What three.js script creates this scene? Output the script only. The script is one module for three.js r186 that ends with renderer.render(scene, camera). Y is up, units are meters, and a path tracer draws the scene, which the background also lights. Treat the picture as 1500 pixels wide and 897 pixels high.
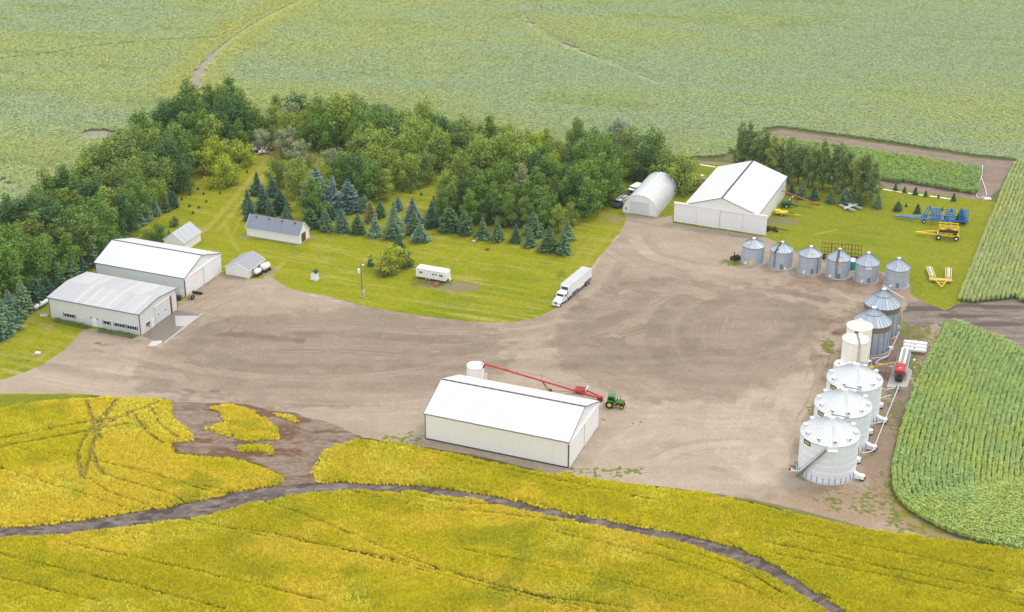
import * as THREE from 'three';
import { mergeGeometries } from 'three/addons/utils/BufferGeometryUtils.js';
import { RoundedBoxGeometry } from 'three/addons/geometries/RoundedBoxGeometry.js';

// ---------------------------------------------------------------- camera, sky, sun, exposure
const scene = new THREE.Scene();
const R = Math.PI / 180;
const camera = new THREE.PerspectiveCamera(22.07, 1024 / 612, 1, 6000);
camera.position.set(0, 172, 380);
camera.rotation.set(-25.326 * R, 0, 0);
scene.add(camera);
const renderer = new THREE.WebGLRenderer({ antialias: true });
renderer.setSize(1024, 612);
renderer.toneMapping = THREE.LinearToneMapping;
renderer.toneMappingExposure = 1.26;
renderer.shadowMap.enabled = true;

// bright overcast sky: luminance rises towards the zenith, faint cloud structure, neutral white
function rng(seed) { let a = seed >>> 0; return () => { a = (a + 0x6D2B79F5) | 0; let t = Math.imul(a ^ (a >>> 15), 1 | a); t = (t + Math.imul(t ^ (t >>> 7), 61 | t)) ^ t; return ((t ^ (t >>> 14)) >>> 0) / 4294967296; }; }
const LAT = new Float32Array(512 * 512); { const r = rng(77); for (let i = 0; i < LAT.length; i++) LAT[i] = r(); }
function noise(x, y) {   // smooth value noise, 0..1
  const xi = Math.floor(x), yi = Math.floor(y); let fx = x - xi, fy = y - yi; fx = fx * fx * (3 - 2 * fx); fy = fy * fy * (3 - 2 * fy);
  const x0 = xi & 511, x1 = (xi + 1) & 511, y0 = (yi & 511) << 9, y1 = ((yi + 1) & 511) << 9;
  const a = LAT[y0 + x0], b = LAT[y0 + x1], c = LAT[y1 + x0], d = LAT[y1 + x1];
  return a + (b - a) * fx + (c - a) * fy + (a - b - c + d) * fx * fy;
}
const fbm = (x, y, o = 4) => { let s = 0, a = 0.5, n = 0; for (let i = 0; i < o; i++) { s += a * noise(x, y); n += a; a *= 0.5; x = x * 2.03 + 17.1; y = y * 2.03 + 9.7; } return s / n; };
{
  const w = 256, h = 128, d = new Float32Array(w * h * 4);
  for (let j = 0; j < h; j++) for (let i = 0; i < w; i++) {
    const el = (j + 0.5) / h * Math.PI - Math.PI / 2, az = i / w * Math.PI * 2, s = Math.max(0, Math.sin(el));
    const c = fbm(6 + Math.cos(az) * Math.cos(el) * 3, 6 + Math.sin(az) * Math.cos(el) * 3 + s * 2, 4) - 0.5;
    const L = (1.04 + 0.1 * s) * (1 + 0.25 * c) * 1.0;
    const k = (j * w + i) * 4; d[k] = L * 0.98; d[k + 1] = L; d[k + 2] = L * 1.04; d[k + 3] = 1;
  }
  const sky = new THREE.DataTexture(d, w, h, THREE.RGBAFormat, THREE.FloatType);
  sky.mapping = THREE.EquirectangularReflectionMapping; sky.magFilter = THREE.LinearFilter; sky.needsUpdate = true;
  scene.background = sky; scene.environment = sky;
}
const sun = new THREE.DirectionalLight(0xfff3e2, 1.25);
sun.position.set(135, 250, -105); sun.target.position.set(0, 0, 0);
sun.castShadow = true; sun.shadow.radius = 20; sun.shadow.mapSize.set(2048, 2048);
Object.assign(sun.shadow.camera, { left: -260, right: 260, top: 260, bottom: -260, near: 10, far: 900 });
scene.add(sun, sun.target);
scene.fog = new THREE.FogExp2(0xdfe6ea, 0.00005);

// ---------------------------------------------------------------- helpers
const GRID = 21.8 * R;                       // the farm's buildings share one bearing
const used = new Map();
const numbered = n => { const k = used.get(n) || 0; used.set(n, k + 1); return k ? n + '_' + String(k).padStart(3, '0') : n; };
const lin = (r, g, b, k = 1) => new THREE.Color().setRGB(r / 255, g / 255, b / 255, THREE.SRGBColorSpace).multiplyScalar(k);
const mat = (r, g, b, o = {}) => { const { k = 1, ...p } = o; return new THREE.MeshStandardMaterial({ color: lin(r, g, b, k), roughness: 0.7, ...p }); };
function shade(o) { o.castShadow = true; o.receiveShadow = true; return o; }
function thing(name, label, category, [x, z] = [0, 0], turn = 0, group, y = 0) {
  const o = new THREE.Group(); o.name = numbered(name); o.position.set(x, y, z); o.rotation.y = turn;
  o.userData = { label, category }; if (group) o.userData.group = group; scene.add(o); return o;
}
function part(name, geos, m, parent) {
  const list = (Array.isArray(geos) ? geos : [geos]).map(g => (g.index ? g.toNonIndexed() : g));
  if (list.length > 1) for (const g of list) for (const k of Object.keys(g.attributes)) if (!['position', 'normal', 'uv'].includes(k)) g.deleteAttribute(k);
  const o = shade(new THREE.Mesh(list.length > 1 ? mergeGeometries(list) : list[0], m)); o.name = name; parent.add(o); return o;
}
function partAt(name, geo, m, parent, x, y, z, ry = 0) { const o = shade(new THREE.Mesh(geo, m)); o.name = name; o.position.set(x, y, z); o.rotation.y = ry; parent.add(o); return o; }
function single(name, geos, m, label, category, [x, z] = [0, 0], turn = 0, group, y = 0) {
  const o = part(numbered(name), geos, m, scene); o.position.set(x, y, z); o.rotation.y = turn; o.userData = { label, category }; if (group) o.userData.group = group; return o;
}
const box = (w, h, d, x = 0, y = 0, z = 0, ry = 0, rz = 0, rx = 0) => { const g = new THREE.BoxGeometry(w, h, d); if (rx) g.rotateX(rx); if (rz) g.rotateZ(rz); if (ry) g.rotateY(ry); return g.translate(x, y, z); };
const rbox = (w, h, d, x = 0, y = 0, z = 0, r = 0.06, s = 2) => new RoundedBoxGeometry(w, h, d, s, r).translate(x, y, z);
const cyl = (r0, r1, h, x = 0, y = 0, z = 0, n = 16) => new THREE.CylinderGeometry(r1, r0, h, n).translate(x, y, z);   // r0 bottom, r1 top
function rod(a, b, r, n = 8, r2 = r) {        // a bar from a to b
  const A = new THREE.Vector3(...a), B = new THREE.Vector3(...b), d = B.clone().sub(A), L = d.length();
  const g = new THREE.CylinderGeometry(r2, r, L, n); g.translate(0, L / 2, 0);
  g.applyQuaternion(new THREE.Quaternion().setFromUnitVectors(new THREE.Vector3(0, 1, 0), d.normalize())); return g.translate(...a);
}
function beam(a, b, w, h = w) {
  const A = new THREE.Vector3(...a), B = new THREE.Vector3(...b), d = B.clone().sub(A), L = d.length();
  const g = new THREE.BoxGeometry(L, h, w); const m = new THREE.Matrix4(); const X = d.normalize(); let Y = new THREE.Vector3(0, 1, 0);
  if (Math.abs(X.y) > 0.98) Y = new THREE.Vector3(0, 0, 1); const Z = new THREE.Vector3().crossVectors(X, Y).normalize(); Y = new THREE.Vector3().crossVectors(Z, X);
  m.makeBasis(X, Y, Z); g.applyMatrix4(m); return g.translate((A.x + B.x) / 2, (A.y + B.y) / 2, (A.z + B.z) / 2);
}
const pipe = (pts, r, n = 8, seg = 24) => new THREE.TubeGeometry(new THREE.CatmullRomCurve3(pts.map(p => new THREE.Vector3(...p)), false, 'catmullrom', 0.08), seg, r, n, false);
const lathe = (pts, n = 32) => new THREE.LatheGeometry(pts.map(p => new THREE.Vector2(...p)), n);
function extrude(pts, depth, bevel = 0) {     // outline in x/y, depth along z, centred
  const g = new THREE.ExtrudeGeometry(new THREE.Shape(pts.map(p => new THREE.Vector2(...p))), { depth, bevelEnabled: bevel > 0, bevelSize: bevel, bevelThickness: bevel, bevelSegments: 1 });
  return g.translate(0, 0, -depth / 2);
}
function inPoly(x, z, P) { let c = false; for (let i = 0, j = P.length - 1; i < P.length; j = i++) { const a = P[i], b = P[j]; if ((a[1] > z) !== (b[1] > z) && x < (b[0] - a[0]) * (z - a[1]) / (b[1] - a[1]) + a[0]) c = !c; } return c; }
function segDist(x, z, L) { let m = 1e9; for (let i = 1; i < L.length; i++) { const ax = L[i - 1][0], az = L[i - 1][1], bx = L[i][0] - ax, bz = L[i][1] - az; let t = ((x - ax) * bx + (z - az) * bz) / (bx * bx + bz * bz); t = t < 0 ? 0 : t > 1 ? 1 : t; const dx = x - ax - t * bx, dz = z - az - t * bz, d = dx * dx + dz * dz; if (d < m) m = d; } return Math.sqrt(m); }
const edgeDist = (x, z, P) => segDist(x, z, [...P, P[0]]);
const smooth = (a, b, x) => { const t = Math.min(1, Math.max(0, (x - a) / (b - a))); return t * t * (3 - 2 * t); };
function spline(pts, per = 6, closed = false) { const c = new THREE.CatmullRomCurve3(pts.map(p => new THREE.Vector3(p[0], 0, p[1])), closed, 'centripetal'); return c.getPoints(pts.length * per).map(p => [p.x, p.z]); }
function ragged(P, amp = 0.5, step = 1.2, seed = 1) {   // an outline with an uneven edge
  const out = [];
  for (let i = 0; i < P.length; i++) {
    const a = P[i], b = P[(i + 1) % P.length], L = Math.hypot(b[0] - a[0], b[1] - a[1]), n = Math.max(1, Math.min(120, Math.round(L / step)));
    for (let k = 0; k < n; k++) { const t = k / n, x = a[0] + (b[0] - a[0]) * t, z = a[1] + (b[1] - a[1]) * t; out.push([x + (fbm(x * 0.45 + seed * 31, z * 0.45, 3) - 0.5) * 4 * amp, z + (fbm(x * 0.45, z * 0.45 + seed * 57, 3) - 0.5) * 4 * amp]); }
  }
  return out;
}
const bumpTex = (() => { const n = 512, d = new Uint8Array(n * n * 4), r = rng(5); for (let i = 0; i < n * n; i++) { const v = 90 + 80 * LAT[(i * 7) & 262143] * LAT[i & 262143] + 60 * r(); d.set([v, v, v, 255], i * 4); } const t = new THREE.DataTexture(d, n, n); t.wrapS = t.wrapT = THREE.RepeatWrapping; t.magFilter = THREE.LinearFilter; t.needsUpdate = true; return t; })();
// a flat sheet of ground: outline in metres, colour computed per spot of ground
function sheet(name, P, y, paint, res = 0.14, o = {}) {
  let x0 = 1e9, x1 = -1e9, z0 = 1e9, z1 = -1e9; for (const [x, z] of P) { x0 = Math.min(x0, x); x1 = Math.max(x1, x); z0 = Math.min(z0, z); z1 = Math.max(z1, z); }
  const w = Math.min(2048, Math.ceil((x1 - x0) / res)), h = Math.min(2048, Math.ceil((z1 - z0) / res)), d = new Uint8Array(w * h * 4), c = [0, 0, 0];
  for (let j = 0, k = 0; j < h; j++) for (let i = 0; i < w; i++, k += 4) { paint(x0 + (i + 0.5) / w * (x1 - x0), z0 + (j + 0.5) / h * (z1 - z0), c); d[k] = Math.max(0, Math.min(255, c[0])); d[k + 1] = Math.max(0, Math.min(255, c[1])); d[k + 2] = Math.max(0, Math.min(255, c[2])); d[k + 3] = 255; }
  const tx = new THREE.DataTexture(d, w, h); tx.colorSpace = THREE.SRGBColorSpace; tx.magFilter = THREE.LinearFilter; tx.needsUpdate = true;
  const g = new THREE.ShapeGeometry(new THREE.Shape(P.map(p => new THREE.Vector2(p[0], -p[1])))); g.rotateX(-Math.PI / 2).translate(0, y, 0);
  const ps = g.attributes.position, uv = g.attributes.uv; for (let i = 0; i < ps.count; i++) uv.setXY(i, (ps.getX(i) - x0) / (x1 - x0), (ps.getZ(i) - z0) / (z1 - z0));
  const bt = bumpTex.clone(); bt.repeat.set((x1 - x0) / 40, (z1 - z0) / 40); bt.needsUpdate = true;
  const m = new THREE.MeshPhysicalMaterial({ specularIntensity: o.spec || 0.15, map: tx, color: new THREE.Color(o.k || 0.7, o.k || 0.7, o.k || 0.7), roughness: o.rough || 0.95, bumpMap: bt, bumpScale: o.bump || 0.03 });
  const s = shade(new THREE.Mesh(g, m)); s.name = numbered(name); s.userData.kind = 'structure'; scene.add(s); return s;
}
const mix3 = (c, r, g, b, t) => { c[0] += (r - c[0]) * t; c[1] += (g - c[1]) * t; c[2] += (b - c[2]) * t; };

// ---------------------------------------------------------------- outlines of the land, in metres
const LAWN = spline([[-157.4, -4.2], [-149, -44], [-141.2, -59.2], [-133.9, -79.6], [-122.4, -104.9], [-112.3, -122], [-93.1, -130.5], [-69.6, -129.1], [-43.3, -118.5], [-11.2, -106.9], [22, -97.7], [45.4, -88.8], [56.5, -91.3], [67.2, -90.1], [75.2, -85.1], [95.5, -78.4], [114.8, -69.5], [133.4, -60.9], [141.3, -57.6], [144.3, -55.9]]).concat([[115.3, 14.7], [108.9, 25.2], [96.8, 36.7], [68, 77.1], [-7.6, 77.1], [-69.6, 67.7], [-93.7, 64.2], [-111.5, 83.1], [-127.9, 83.1]]);
const YARD = spline([[-133.3, 67.1], [-117.3, 63.5], [-107.9, 63.5], [-96.9, 63.9], [-86.9, 66.5], [-77.1, 69], [-68.9, 71.5], [-61.4, 70.9], [-50.1, 75.3], [-37.3, 81.9], [-28.1, 84.6], [-19.1, 87.5], [-7.3, 91.2], [1.4, 95.1], [11.4, 100.1], [21.2, 102.2], [29.6, 103.3], [35, 104.8], [48.5, 108.5], [58.9, 113.1], [66.3, 117], [73.6, 120.9], [80, 122.3], [83.6, 119.4], [80.8, 116], [78.4, 110], [78.7, 100.6], [82, 88.9], [89.7, 67.7], [98, 49.3], [105.2, 32.9], [109.1, 23.6]], 3)
  .concat([[105.5, 13.9], [103.7, 8.9], [105.4, 3.7], [105, -3.3], [99, -5.1], [93.7, -10.5], [86.1, -14.7], [78.3, -19], [73.7, -25.7], [71.5, -29.2], [46.4, -39.3], [46.8, -45.1], [41.8, -43], [32.8, -47.2], [33.4, -41.9], [29.9, -30.2], [26.6, -21.8], [22.7, -11.9], [20.5, -4.2], [17.9, 5]], spline([[15.6, 8.9], [12.3, 15.5], [8.7, 20.8], [5.2, 24], [1.7, 25.6], [-2.6, 26.4], [-10.3, 25.6], [-18.9, 23.6], [-29.5, 20], [-40.3, 15.1], [-49.7, 9.7], [-56.8, 6.7], [-60.9, 2.9], [-63.2, -0.6]], 3), [[-65.7, -3.3], [-66.6, -0.6], [-70, -0.2], [-76.4, -2.4], [-78.8, -4.6], [-84.5, 11.4], [-86, 18.4], [-91.3, 33.7]], spline([[-101.6, 30.6], [-106.2, 29.8], [-107.3, 34.8], [-108.7, 42.2], [-111.7, 49.3], [-115.3, 53.8], [-119.2, 56.9], [-135, 61.9]], 3));
const ENTRY = [[102.2, 13.1], [105.6, 13.5], [110.2, 19.2], [114.2, 15.5], [119.3, 15.1], [126.9, 13.1], [129.7, 11.8], [132.2, 16], [161.4, 29.1], [149.4, 61.2], [123.7, 41.8], [121.2, 37.8], [117.9, 32.9], [113.8, 29.1], [111.1, 25.2], [108.7, 25.2], [101.9, 29.1], [97.7, 25.2]];
const MUD = [[-80, 66.1], [-69.5, 68.4], [-63.4, 67.7], [-56.9, 70], [-48.9, 72.8], [-37.6, 78.6], [-32.7, 83.1], [-36.7, 87.5], [-40.6, 92.3], [-41.2, 100.1], [-37.8, 104.8], [-43.1, 107.4], [-49.6, 105.9], [-48.5, 98.7], [-53.3, 94.6], [-62.6, 91.2], [-71.2, 90.1], [-73.9, 85.5], [-71.7, 83.1], [-76.3, 74.7]];
const DITCH_N = [[-115.1, 120.9], [-100.9, 119], [-93.1, 118.2], [-85.4, 116.5], [-75.2, 113.3], [-64.9, 109.8], [-55.9, 105.6], [-47.6, 103.3], [-41.6, 102.2], [-26.8, 103], [-15.4, 104.3], [-4.2, 107.4], [6.9, 111.8], [20.3, 116.8], [33.4, 121.6], [43.5, 126.3], [50.4, 132.5], [55.6, 139.7], [60.7, 146.4], [66.2, 154.9]];
const DITCH_S = [[-113.6, 125.1], [-99.8, 122.8], [-86.9, 121.4], [-74.2, 118.2], [-61.3, 114.5], [-52.4, 110.3], [-44.6, 106.7], [-32.2, 105.1], [-18.1, 106.2], [-6.9, 109], [6.8, 114.5], [20.2, 119.4], [33.1, 124.4], [41.7, 129.5], [47.5, 134.5], [52.9, 140.7], [57.5, 146.8], [62, 154.9]];
const DITCH = spline(DITCH_N, 4).concat(spline(DITCH_S, 4).reverse());
const W1 = [[-131.6, 72.2], [-115.1, 70.9], [-106.7, 67.7], [-97.1, 66.1], [-88.8, 65.2], [-77.5, 67.1], [-74.9, 75.6], [-70.1, 81.6], [-69.3, 84.6], [-73.5, 86], [-72, 91.2], [-60.9, 92.3], [-52.4, 96], [-47.4, 100.1], [-47.4, 103.3], [-55.9, 105.6], [-64.9, 109.8], [-75.2, 113.3], [-85.4, 116.5], [-93.1, 118.2], [-100.9, 119], [-115.1, 120.9]];
const W2 = [[-68, 70], [-63.3, 68.4], [-57.8, 72.5], [-50.8, 80.1], [-51, 84.9], [-56.1, 85.5], [-61.7, 83.1], [-68.6, 79.5], [-63.4, 77.4], [-65.6, 73.4]], W2B = [[-59.6, 87.2], [-56, 86.6], [-51.1, 87.8], [-51.3, 90.6], [-58.5, 89.2]], W2C = [[-53.8, 72.8], [-48.6, 74.7], [-46.8, 77.1], [-51.2, 75.9]];
const W3 = [[-41.8, 97.3], [-40, 89.5], [-34, 84.9], [-25.1, 85.5], [-16.1, 89.5], [-7.2, 92.9], [4.3, 97.9], [15.6, 100.9], [29.5, 103.8], [40.4, 106.9], [53.5, 112.6], [64.8, 117.7], [73.6, 120.9], [79.4, 121.8], [88.8, 124.2], [98.6, 127], [122.1, 134.2], [109.6, 167.9], [75, 167.9], [66.2, 154.9], [60.7, 146.4], [55.6, 139.7], [50.4, 132.5], [43.5, 126.3], [33.4, 121.6], [20.3, 116.8], [6.9, 111.8], [-4.2, 107.4], [-15.4, 104.3], [-26.8, 103], [-40.7, 101.9]];
const W4 = [...DITCH_S.map(p => [p[0], p[1] + 0.7]), ...[[75, 167.9], [72.8, 176.6], [-96.3, 176.6]]];
const SUN_S = spline([[110.8, 26.4], [113.6, 29.8], [117.7, 33.7], [121, 38.5], [123.5, 42.5]], 3).concat([[152.3, 61.9], [123.1, 138.6]], spline([[99.6, 127.9], [93.7, 125.6], [86.7, 121.8], [81.6, 116.3], [78.4, 110], [78.7, 101.1], [82, 89.5], [90.7, 66.1], [100.4, 44], [107.9, 29.1]], 3));
const SUN_N = [[158.4, -87.6], [143.3, -53.7], [129.1, -20.4], [114.8, 13.5], [119.4, 14.7], [126.5, 13.1], [130, 11.8], [132.3, 16], [165.1, 28.3], [215.9, -104.9]];
const BLOCK = [[78.7, -110.9], [90, -110.9], [120.9, -97.7], [147.2, -83.9], [140.1, -61.5], [115.5, -73], [95.9, -80.8], [75.5, -87.6]];
const STRIP = [[80.6, -111.6], [84.9, -119.2], [89.9, -122], [122.8, -106.9], [148.4, -93.9], [159.3, -90.7], [155.7, -82.6], [148.9, -67.8], [141.8, -57], [138.4, -58.1], [114.4, -67.8], [94.9, -75.4], [72.7, -82.6]];
const DRILL = Math.atan2([[-48.2, 111], [1.3, 140.3]][1][1] - [[-48.2, 111], [1.3, 140.3]][0][1], [[-48.2, 111], [1.3, 140.3]][1][0] - [[-48.2, 111], [1.3, 140.3]][0][0]);
const cd = Math.cos(DRILL), sd = Math.sin(DRILL), cg = Math.cos(GRID), sg = Math.sin(GRID);

// ---------------------------------------------------------------- ground, lawn, gravel, soil
{
  const g = new THREE.PlaneGeometry(6000, 6000).rotateX(-Math.PI / 2).translate(0, -0.03, -300);
  const o = shade(new THREE.Mesh(g, mat(128, 132, 84, { roughness: 1, k: 0.7 }))); o.name = 'ground'; o.userData.kind = 'structure'; scene.add(o);
}
const farTrack = spline([[-115, -165], [-116.9, -182.5], [-116.3, -203.7], [-113.5, -226.4], [-105.1, -261.3], [-92.2, -295.2], [-72.9, -345.6]], 5), farDrain = spline([[4.4, -332.4], [4.4, -289.3], [6.3, -263.5], [13.7, -238.3], [26.6, -215.8], [40, -195.6], [53.7, -174]], 5), farEdge = spline([[-209.4, -196.5], [-196, -203.7], [-181.9, -209.2], [-166.2, -220.6], [-148.7, -226.4], [-133.2, -230.3], [-117.9, -233.3]], 4);
function farTone(x, z, c) {                 // leaf colour of the far field: bands of greyer and yellower green
  const u = x * 0.98 + z * 0.2, v = -x * 0.2 + z * 0.98;
  const b = fbm(u * 0.008 + 3, v * 0.03 + 7, 4), s = fbm(u * 0.02 + 31, v * 0.16, 3), q = fbm(x * 0.05, z * 0.09 + 40, 3);
  const t = smooth(0.38, 0.62, b * 0.55 + s * 0.3 + q * 0.15);
  c[0] = 182 + 9 * t; c[1] = 199 + 3 * t; c[2] = 154 - 22 * t; if (s > 0.6) mix3(c, 158, 178, 120, 0.4 * smooth(0.6, 0.72, s) * smooth(0.4, 0.6, q));
  const d = Math.min(segDist(x, z, farTrack), 60); mix3(c, 200, 202, 110, 0.7 * smooth(16, 5, d + 6 * (s - 0.5)));
}
function farGap(x, z) {                     // true where the far crop has not come up
  const d = segDist(x, z, farTrack), n = noise(x * 0.35, z * 0.35), w = 0.4 + 1.6 * smooth(-240, -185, z);
  if (d < w * (0.6 + 0.8 * n)) return true;
  if (segDist(x, z, farDrain) < 2.2 * n * n * smooth(-140, -200, z) * smooth(0.35, 0.6, noise(x * 0.09, z * 0.09))) return true;
  const e = (px, pz, rx, rz) => ((x - px) / rx) ** 2 + ((z - pz) / rz) ** 2 < 0.5 + n;
  if (e(-138.06, -116.41, 6.5, 4.2) || e(-91.03, -90.09, 2, 1)) return true;
  return x < -95 && z < -10 && z > -75 && fbm(x * 0.3 + 5, z * 0.16 + 3, 3) > 0.71;
}
sheet('field_soil', [[-188.5, 17.2], [-373.7, -419], [363.3, -419], [172.2, 44], [108.7, 25.2], [114.5, 13.1], [140.7, -57.6], [75.7, -88.8], [-11.1, -104.9], [-92.8, -129.1], [-122, -102.9], [-148.7, -43]], -0.01, (x, z, c) => {
  const f = fbm(x * 0.3, z * 0.3, 3); c[0] = 176; c[1] = 167; c[2] = 154;
  const k = farGap(x, z) ? 0.05 : 0.75; mix3(c, 96, 108, 52, k * (0.7 + 0.5 * f)); const n = (noise(x * 1.9, z * 1.9) - 0.5) * 26; c[0] += n; c[1] += n; c[2] += n;
}, 0.3);
const lawnTracks = [
  [spline([[-87.6, -33.7], [-85.8, -44], [-83.8, -55.9], [-81.6, -70.7], [-79.2, -86.3], [-77.8, -97.7]]), 1.3, 0.9], [spline([[-84.1, -33.7], [-82.2, -44], [-80.5, -55.9], [-78.9, -69.5], [-76.7, -83.9], [-75.9, -93.9]]), 1.1, 0.8], [spline([[-79, -34.7], [-78.5, -53.7], [-77.4, -70.7], [-76, -85.1]]), 0.9, 0.6],
  [spline([[-82.4, -37.8], [-79.2, -27.7], [-75.1, -19], [-69, -13.3], [-63.4, -6.4]]), 1.0, 0.6], [spline([[-64.6, -2], [-63.6, -6], [-62.2, -11]]), 1.4, 0.9], [spline([[17.3, -2], [22.2, -17.1], [26.1, -27.7], [29.4, -36.8]]), 1.0, 0.5], [spline([[14.7, -5.1], [19.3, -19.9], [23.2, -30.2]]), 0.9, 0.4],
  [spline([[-25.1, 11.8], [-20, -2], [-14.6, -14.2], [-11.4, -22.8]]), 0.7, 0.4], [spline([[-120.1, 53.8], [-116.3, 50.4], [-112.8, 45.4], [-110.5, 38.5]]), 0.8, 0.6], [spline([[85.1, -30.7], [89.3, -32.7], [92.6, -34.7]]), 0.8, 0.9]];
const lawnSpots = [
  [-13.99, 5.03, 5.5, 3.4, 160, 146, 128], [-21.6, 3.31, 5, 2, 140, 128, 100], [77.89, -40.37, 5, 3, 156, 146, 124], [-90.57, -34.2, 4, 2.4, 190, 172, 120], [-74.61, -29.18, 2.4, 2, 186, 168, 140], [-57.4, -28.69, 2.2, 1.6, 180, 164, 140],
  [-116.11, 29.46, 1.8, 1.2, 176, 160, 142], [-114.11, 43.62, 1.4, 1, 190, 178, 162], [13.15, -3.29, 1.6, 2.6, 132, 140, 50], [-33.85, -4.18, 4, 2, 150, 132, 90], [36, -62.06, 8, 9, 110, 104, 76], [29.73, -42.98, 3, 4, 170, 160, 110], [60.39, -91.34, 12, 4, 170, 155, 138], [-81.68, -100.32, 6, 5, 120, 110, 84], [-66.73, -5.08, 4, 2.5, 178, 158, 128]];
sheet('lawn', ragged(LAWN, 0.25, 2), 0.0, (x, z, c) => {
  const u = x * cg + z * sg, v = -x * sg + z * cg;
  const big = fbm(x * 0.03, z * 0.03, 3), mow = noise(u * 0.035, v * 0.55), straw = fbm(u * 0.07 + 9, v * 0.9, 3), fine = noise(x * 2.3, z * 2.3), mid = fbm(x * 0.25, z * 0.25 + 80, 3);
  c[0] = 160; c[1] = 166; c[2] = 32;
  mix3(c, 138, 152, 30, smooth(0.35, 0.7, big)); mix3(c, 174, 172, 50, 0.7 * smooth(0.45, 0.8, mow));
  mix3(c, 197, 184, 112, 0.75 * smooth(0.6, 0.78, straw * 0.75 + mid * 0.35) * (x < 60 ? 1 : 0.45));
  mix3(c, 132, 146, 36, 0.4 * smooth(0.55, 0.75, mid));
  if (x > 40) mix3(c, 144, 154, 48, 0.5);
  const n = (fine - 0.5) * 22 + (noise(x * 6, z * 6) - 0.5) * 20; c[0] += n; c[1] += n; c[2] += n * 0.6;
  for (const [L, w, s] of lawnTracks) { const d = segDist(x, z, L); if (d < w) mix3(c, 196, 182, 110, s * (0.3 + 0.7 * noise(x * 0.7, z * 0.7)) * smooth(w, w * 0.4, d)); }
  for (const [px, pz, rx, rz, r, g, b] of lawnSpots) { const q = ((x - px) / rx) ** 2 + ((z - pz) / rz) ** 2; if (q < 2) mix3(c, r, g, b, 0.85 * smooth(1.2, 0.5, q + 2.6 * (fbm(x * 0.9, z * 0.9, 4) - 0.5))); }
}, 0.14, { k: 0.62, bump: 0.05 });
// wheel marks, wash lines and stains in the gravel, collected on a grid over the yard
const TG = { x0: -150, z0: -70, n: 0.16, w: 1720, h: 1380 }; TG.d = new Float32Array(TG.w * TG.h); TG.r = new Float32Array(TG.w * TG.h);
function stroke(L, w, tone, red = 0) {
  for (let i = 1; i < L.length; i++) {
    const x0 = Math.min(L[i - 1][0], L[i][0]) - w, x1 = Math.max(L[i - 1][0], L[i][0]) + w, z0 = Math.min(L[i - 1][1], L[i][1]) - w, z1 = Math.max(L[i - 1][1], L[i][1]) + w, S = [L[i - 1], L[i]];
    for (let b = Math.max(0, Math.floor((z0 - TG.z0) / TG.n)); b <= Math.min(TG.h - 1, (z1 - TG.z0) / TG.n); b++) for (let a = Math.max(0, Math.floor((x0 - TG.x0) / TG.n)); a <= Math.min(TG.w - 1, (x1 - TG.x0) / TG.n); a++) {
      const x = TG.x0 + a * TG.n, z = TG.z0 + b * TG.n, d = segDist(x, z, S); if (d > w) continue;
      const v = tone * smooth(w, w * 0.35, d) * smooth(0.25, 0.65, fbm(x * 0.22 + i * 0, z * 0.22, 3)), k = b * TG.w + a;
      if (Math.abs(v) > Math.abs(TG.d[k])) TG.d[k] = v; if (red) TG.r[k] = Math.max(TG.r[k], red * smooth(w, w * 0.5, d + w * 0.6 * (noise(x * 0.5, z * 0.5) - 0.3)));
    }
  }
}
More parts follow.
